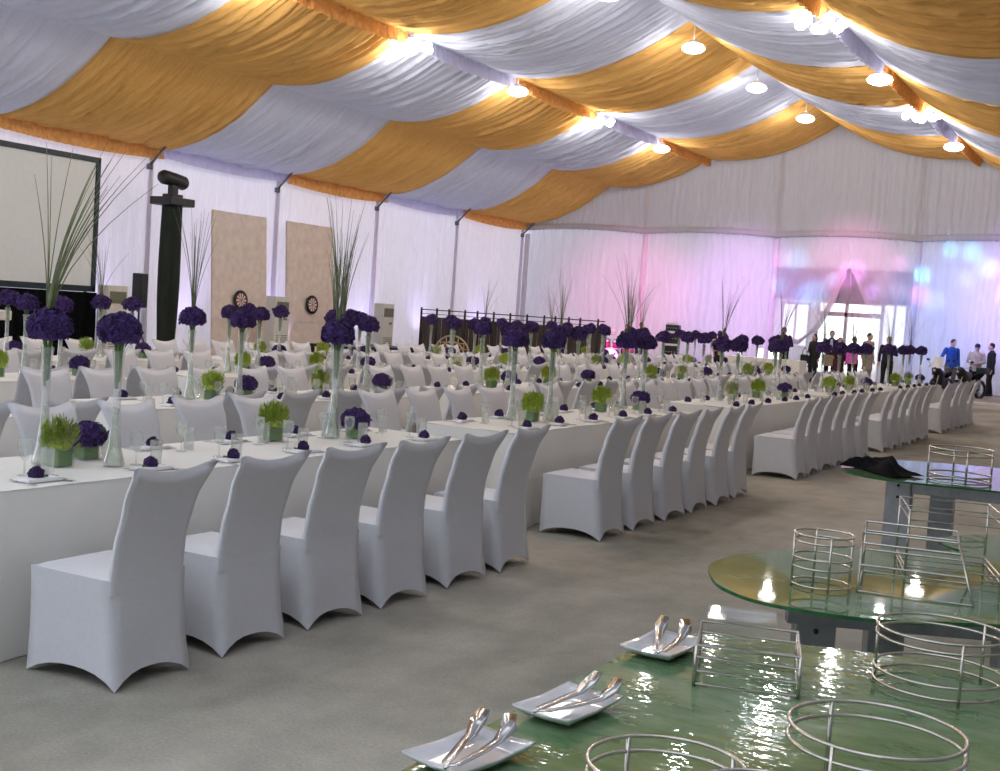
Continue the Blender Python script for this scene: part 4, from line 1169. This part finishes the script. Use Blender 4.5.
def person(loc, rz, h, label, pose, top, bottom, hair='hair_dark', hair_len=0, coat=.0, hat=None, female=False, shirt=None):
    """local +y is the way the person looks"""
    k = h/1.75; e = empty('person', loc, rz, label, 'person')
    sw = .175 if female else .20; hw = .10
    sh = 1.43; 
    J = dict(hipL=(-hw, 0, .92), hipR=(hw, 0, .92), shL=(-sw, -.01, sh), shR=(sw, -.01, sh))
    st = pose.get('stride', .0)
    legs = [((-hw, 0, .92), (-hw-.01, .02+st*.3, .50), (-hw-.015, -.02+st*.6, .09)), ((hw, 0, .92), (hw+.01, .02-st*.3, .50), (hw+.015, -.02-st*.6, .09))]
    arms = []
    for sg, key in ((-1, 'L'), (1, 'R')):
        a = pose.get(key, 'down'); S_ = Vector((sg*sw, -.01, sh-.02))
        if a == 'down': E_ = S_+Vector((sg*.06, -.03, -.30)); W_ = E_+Vector((sg*.01, .06, -.26))
        elif a == 'chest': E_ = S_+Vector((sg*.09, .02, -.29)); W_ = Vector((sg*.05, .25, sh-.20))
        elif a == 'belly': E_ = S_+Vector((sg*.08, -.02, -.30)); W_ = Vector((sg*.07, .22, sh-.36))
        elif a == 'reach': E_ = S_+Vector((sg*.16, .06, -.26)); W_ = E_+Vector((sg*.16, .10, -.20))
        elif a == 'face': E_ = S_+Vector((sg*.10, .12, -.24)); W_ = Vector((sg*.06, .22, sh+.04))
        else: E_ = S_+Vector((sg*.10, -.10, -.28)); W_ = S_+Vector((sg*.02, .10, -.46))
        arms.append((S_, E_, W_))
    nod = pose.get('nod', .0); hx = pose.get('turn', 0)
    HC = Vector((0, .03+.05*nod, 1.62-.02*nod))
    # body: one continuous surface
    b = MB()
    b.tube([(0, 0, .88), (0, 0, 1.0), (0, .01, 1.15), (0, 0, 1.32), (0, -.01, 1.42), (0, 0, 1.47)], [.15, .15, .135, .16, .15, .07], 14, flat=.66)
    b.tube([(0, -.005, 1.42), (0, .01, 1.50), HC+Vector((0, -.02, -.05))], [.062, .054, .058], 10)
    n0 = len(b.v); b.ball((0, 0, 0), (.078, .096, .118), 16, 12)
    for i in range(n0, len(b.v)):
        x, y, z = b.v[i]
        if z < 0: x *= 1+.9*z; y = y*(1+.5*z)+(-z)*.12
        b.v[i] = (x, y, z)
    b.tube([(0, .088, .012), (0, .112, -.024), (0, .094, -.036)], [.010, .016, .010], 6)       # nose
    b.tube([(-.026, .092, -.058), (0, .100, -.058), (.026, .092, -.058)], [.007, .010, .007], 6)  # lips
    b.tube([(-.045, .078, .026), (0, .094, .024), (.045, .078, .026)], [.008, .011, .008], 6)     # brow
    b.ball((0, .068, -.098), (.026, .024, .018), 8, 6)
    for sg in (-1, 1): b.ball((sg*.08, -.005, -.01), (.012, .022, .034), 8, 6)
    ca, sa = math.cos(hx), math.sin(hx); cn, sn = math.cos(-.5*nod), math.sin(-.5*nod)
    def headmap(p):
        x, y, z = p; y, z = y*cn-z*sn, y*sn+z*cn; return (HC.x+x*ca-y*sa, HC.y+x*sa+y*ca, HC.z+z)
    for i in range(n0, len(b.v)): b.v[i] = headmap(b.v[i])
    for H_, K_, A_ in legs:
        b.tube([H_, ((H_[0]+K_[0])/2, (H_[1]+K_[1])/2+.01, (H_[2]+K_[2])/2), K_, ((K_[0]+A_[0])/2, (K_[1]+A_[1])/2-.015, .33), A_], [.085, .078, .054, .052, .034], 10)
        b.tube([(A_[0], A_[1]-.05, .045), (A_[0], A_[1]+.06, .04), (A_[0], A_[1]+.17, .028)], [.036, .040, .026], 8)
    for S_, E_, W_ in arms:
        b.tube([S_+Vector((0, 0, .01)), (S_+E_)/2, E_, (E_+W_)/2, W_], [.055, .047, .038, .036, .026], 10)
        d = W_-E_; hand(b, W_, d, (0, 1, .3), 1 if S_.x < 0 else -1)
    kb = MB(); kb.v = [(x*k, y*k, z*k) for x, y, z in b.v]; kb.f = b.f
    obj('body', remeshed(kb, 'body', 'skin', .0115, 2), e)
    # eyes
    ey = MB()
    for sg in (-1, 1): ey.ball((sg*.031, .086, .004), (.011, .008, .007), 8, 6)
    ey.v = [tuple(k*c for c in headmap(p)) for p in ey.v]; obj('eyes', ey.mesh('eyes', 'hair_dark'), e)
    # clothes
    g = MB(); lowz = .88-coat
    g.tube([(0, 0, lowz), (0, 0, min(.98, lowz+.3)), (0, .01, 1.15), (0, .0, 1.30), (0, -.01, 1.41), (0, 0, 1.475)], [.19+.10*coat, .185, .165 if female else .175, .195, .19, .085], 16, flat=.68)
    for S_, E_, W_ in arms:
        W2_ = E_+(W_-E_)*.93
        g.tube([S_+Vector((-.05 if S_.x > 0 else .05, 0, .02)), S_, (S_+E_)/2, E_, (E_+W2_)/2, W2_], [.062, .066, .060, .054, .050, .045], 10)
    g.tube([(0, -.01, 1.44), (0, .0, 1.50)], [.085, .075], 12)
    g.v = [tuple(k*c for c in p) for p in g.v]; obj('jacket', remeshed(g, 'jacket', top, .018, 3), e)
    t = MB(); t.tube([(0, 0, .80), (0, 0, .98)], [.15, .155], 12, flat=.72)
    for H_, K_, A_ in legs:
        t.tube([(H_[0], H_[1], .93), ((H_[0]+K_[0])/2, (H_[1]+K_[1])/2, .71), K_, ((K_[0]+A_[0])/2, (K_[1]+A_[1])/2, .32), (A_[0], A_[1], .07)], [.105, .10, .078, .072, .068], 10)
    t.v = [tuple(k*c for c in p) for p in t.v]; obj('trousers', remeshed(t, 'trousers', bottom, .018, 3), e)
    for H_, K_, A_ in legs:
        s_ = MB().tube([(A_[0], A_[1]-.07, .05), (A_[0], A_[1]-.03, .055), (A_[0], A_[1]+.08, .048), (A_[0], A_[1]+.19, .03)], [.036, .05, .05, .03], 10, flat=1.0)
        s_.v = [(x*k, y*k, max(.002, z*k)) for x, y, z in s_.v]; obj('shoe', s_.mesh('shoe', 'shoe'), e)
    if shirt:
        q = MB().tube([(0, .128, 1.12), (0, .142, 1.28), (0, .10, 1.45)], [.035, .05, .04], 10, flat=.35)
        q.v = [tuple(k*c for c in p) for p in q.v]; obj('shirt_front', q.mesh('shirt_front', shirt), e)
    hb = MB(); hb.ball((0, -.018, .028), (.088, .100, .104), 14, 10)
    hb.v = [p for p in hb.v]
    hb.v = [(x, min(y, .060+.25*max(0, z-.03)), max(z, -.05)) if y > 0 else (x, y, max(z, -.08)) for x, y, z in hb.v]
    if hair_len:
        hb.tube([(0, -.055, .05), (0, -.075, -.06), (0, -.075, -hair_len)], [.075, .085, .06], 12, flat=.8)
        for sg in (-1, 1): hb.tube([(sg*.07, -.02, .04), (sg*.085, -.02, -.06), (sg*.08, -.01, -hair_len*.9)], [.03, .03, .022], 8)
    hb.v = [tuple(k*c for c in headmap(p)) for p in hb.v]; obj('hair', remeshed(hb, 'hair', hair, .013, 2), e)
    if hat:
        c_ = MB().ball((0, -.012, .055), (.094, .106, .085), 14, 8).tube([(-.05, .09, .045), (0, .13, .04), (.05, .09, .045)], [.02, .03, .02], 8, flat=.35)
        c_.v = [tuple(k*q_ for q_ in headmap(p)) for p in c_.v]; obj('hat', c_.mesh('hat', hat), e)
    return e
G_ = {}
for n_, c_ in dict(navy=(.014, .016, .035), black=(.012, .012, .013), maroon=(.06, .014, .02), lilac=(.34, .30, .52), beige=(.46, .36, .27), blue=(.018, .085, .42), khaki=(.13, .12, .10),
                   tan=(.50, .40, .24), cream=(.55, .46, .36), purple=(.04, .02, .06), greenblack=(.012, .02, .018), shirtb=(.42, .47, .75), cap=(.012, .018, .06)).items(): G_[n_] = garment('cloth_'+n_, c_)
CAMDIR = lambda x, y: math.atan2(-x, y)*1.0     # heading helper
def face(x, y, off=0):                          # rz so that local +y looks at the camera, plus an offset
    return math.atan2(-y, -x)-PI/2+off
P = [
 ((-12.2, 42.0), 0, 1.84, 'person in dark suit looking down at a phone held in both hands', dict(L='chest', R='chest', nod=.8), 'navy', 'black', {}),
 ((-11.08, 41.9), -.7, 1.66, 'person in long black coat with dark hair, left of the doorway group', dict(L='down', R='belly'), 'black', 'black', dict(coat=.35, female=True, hair_len=.22)),
 ((-10.66, 42.5), .0, 1.82, 'person in dark open coat and pale blue shirt in the doorway', dict(L='belly', R='belly'), 'navy', 'black', dict(coat=.22, shirt='shirtb')),
 ((-10.2, 41.8), .2, 1.60, 'person with reddish hair in long dark maroon coat in the doorway', dict(L='down', R='belly'), 'maroon', 'maroon', dict(coat=.45, female=True, hair_len=.18, hair='hair_red')),
 ((-9.75, 41.9), .5, 1.66, 'person in pale lilac top near the right side of the doorway', dict(L='chest', R='belly', turn=.3), 'lilac', 'black', dict(female=True)),
 ((-9.42, 42.6), .9, 1.82, 'person in long beige coat rightmost in the doorway group', dict(L='down', R='down'), 'beige', 'beige', dict(coat=.35, hair='hair_red')),
 ((-8.68, 42.2), .1, 1.74, 'person in black suit with one hand raised, right of the doorway', dict(L='chest', R='down', turn=-.3), 'navy', 'black', {}),
 ((-6.62, 42.0), .5, 1.80, 'person in bright blue jacket reaching down toward the motorcycle', dict(L='down', R='reach', nod=.5, turn=.2), 'blue', 'khaki', dict(coat=.06)),
 ((-5.98, 42.9), .1, 1.70, 'person in cream jacket and dark cap with hands together', dict(L='belly', R='belly', nod=.5), 'cream', 'black', dict(hat='cap', coat=.08)),
 ((-5.48, 42.6), -1.35, 1.75, 'person in black coat standing side on at the right edge', dict(L='down', R='down', stride=.12), 'greenblack', 'black', dict(coat=.16)),
 ((-17.25, 41.3), .3, 1.66, 'person in dark clothes standing beside the drum kit', dict(L='belly', R='down'), 'purple', 'black', {}),
 ((-17.85, 41.4), -.3, 1.55, 'person in dark clothes half hidden behind the drum kit', dict(L='belly', R='belly', nod=.6), 'black', 'black', {}),
 ((-14.2, 41.0), .9, 1.56, 'person in tan coat standing behind the tall hydrangeas left of the entrance', dict(L='belly', R='down', nod=.5), 'tan', 'black', dict(coat=.1)),
]
for (x, y), off, h, lab, pose, tp, bt, kw in P:
    kw = dict(kw)
    if 'shirt' in kw: kw['shirt'] = G_[kw['shirt']]
    if 'hat' in kw: kw['hat'] = G_[kw['hat']]
    person((x, y, 0), face(x, y, off), h, lab, pose, G_[tp], G_[bt], **kw)
def bag(loc, rz, c, lab, s=1):
    e = empty('handbag', loc, rz, lab, 'bag')
    obj('bag_body', bevel_mesh(MB().box((0, 0, 0), (.30*s, .12, .30*s)).mesh('bag_body', garment('bag_cloth', c), False), .04, ), e)
    obj('strap', MB().tube([(-.1*s, 0, .14*s), (-.08*s, 0, .30*s), (0, 0, .38*s), (.08*s, 0, .30*s), (.1*s, 0, .14*s)], .012, 6).mesh('strap', garment('bag_strap', sc(c, .6))), e)
bag((-11.36, 41.78, .78), face(-11, 42, -.7), (.02, .018, .02), 'black bag hanging at the side of the person in long black coat')
bag((-10.56, 42.08, .78), face(-10.6, 42), (.42, .34, .22), 'beige bag held in front of the person with pale blue shirt', 1.25)
bag((-9.70, 41.48, .92), face(-10, 42), (.75, .12, .55), 'bright pink bag held in front of the person in lilac top', 1.2)

# ------------------------------------------------------------------ sky, exposure
w = bpy.data.worlds.new('world'); S.world = w; w.use_nodes = True
nt = w.node_tree; bg = nt.nodes['Background']
tc = nt.nodes.new('ShaderNodeTexCoord'); sx_ = nt.nodes.new('ShaderNodeSeparateXYZ'); nt.links.new(tc.outputs['Generated'], sx_.inputs[0])
rp_ = nt.nodes.new('ShaderNodeValToRGB'); e_ = rp_.color_ramp.elements
e_[0].position = .0; e_[0].color = (.62, .63, .66, 1); e_[1].position = .6; e_[1].color = (.86, .92, 1, 1)
nt.links.new(sx_.outputs['Z'], rp_.inputs['Fac']); nt.links.new(rp_.outputs['Color'], bg.inputs['Color'])
bg.inputs['Strength'].default_value = 3.2
S.view_settings.view_transform = 'Standard'; S.view_settings.look = 'None'; S.view_settings.exposure = 0.03; S.view_settings.gamma = 1
S.view_settings.use_curve_mapping = False
S.cycles.use_denoising = True; S.cycles.transparent_max_bounces = 32
S.cycles.max_bounces = 8; S.cycles.diffuse_bounces = 4; S.cycles.caustics_reflective = False; S.cycles.caustics_refractive = False
S.cycles.sample_clamp_indirect = 6
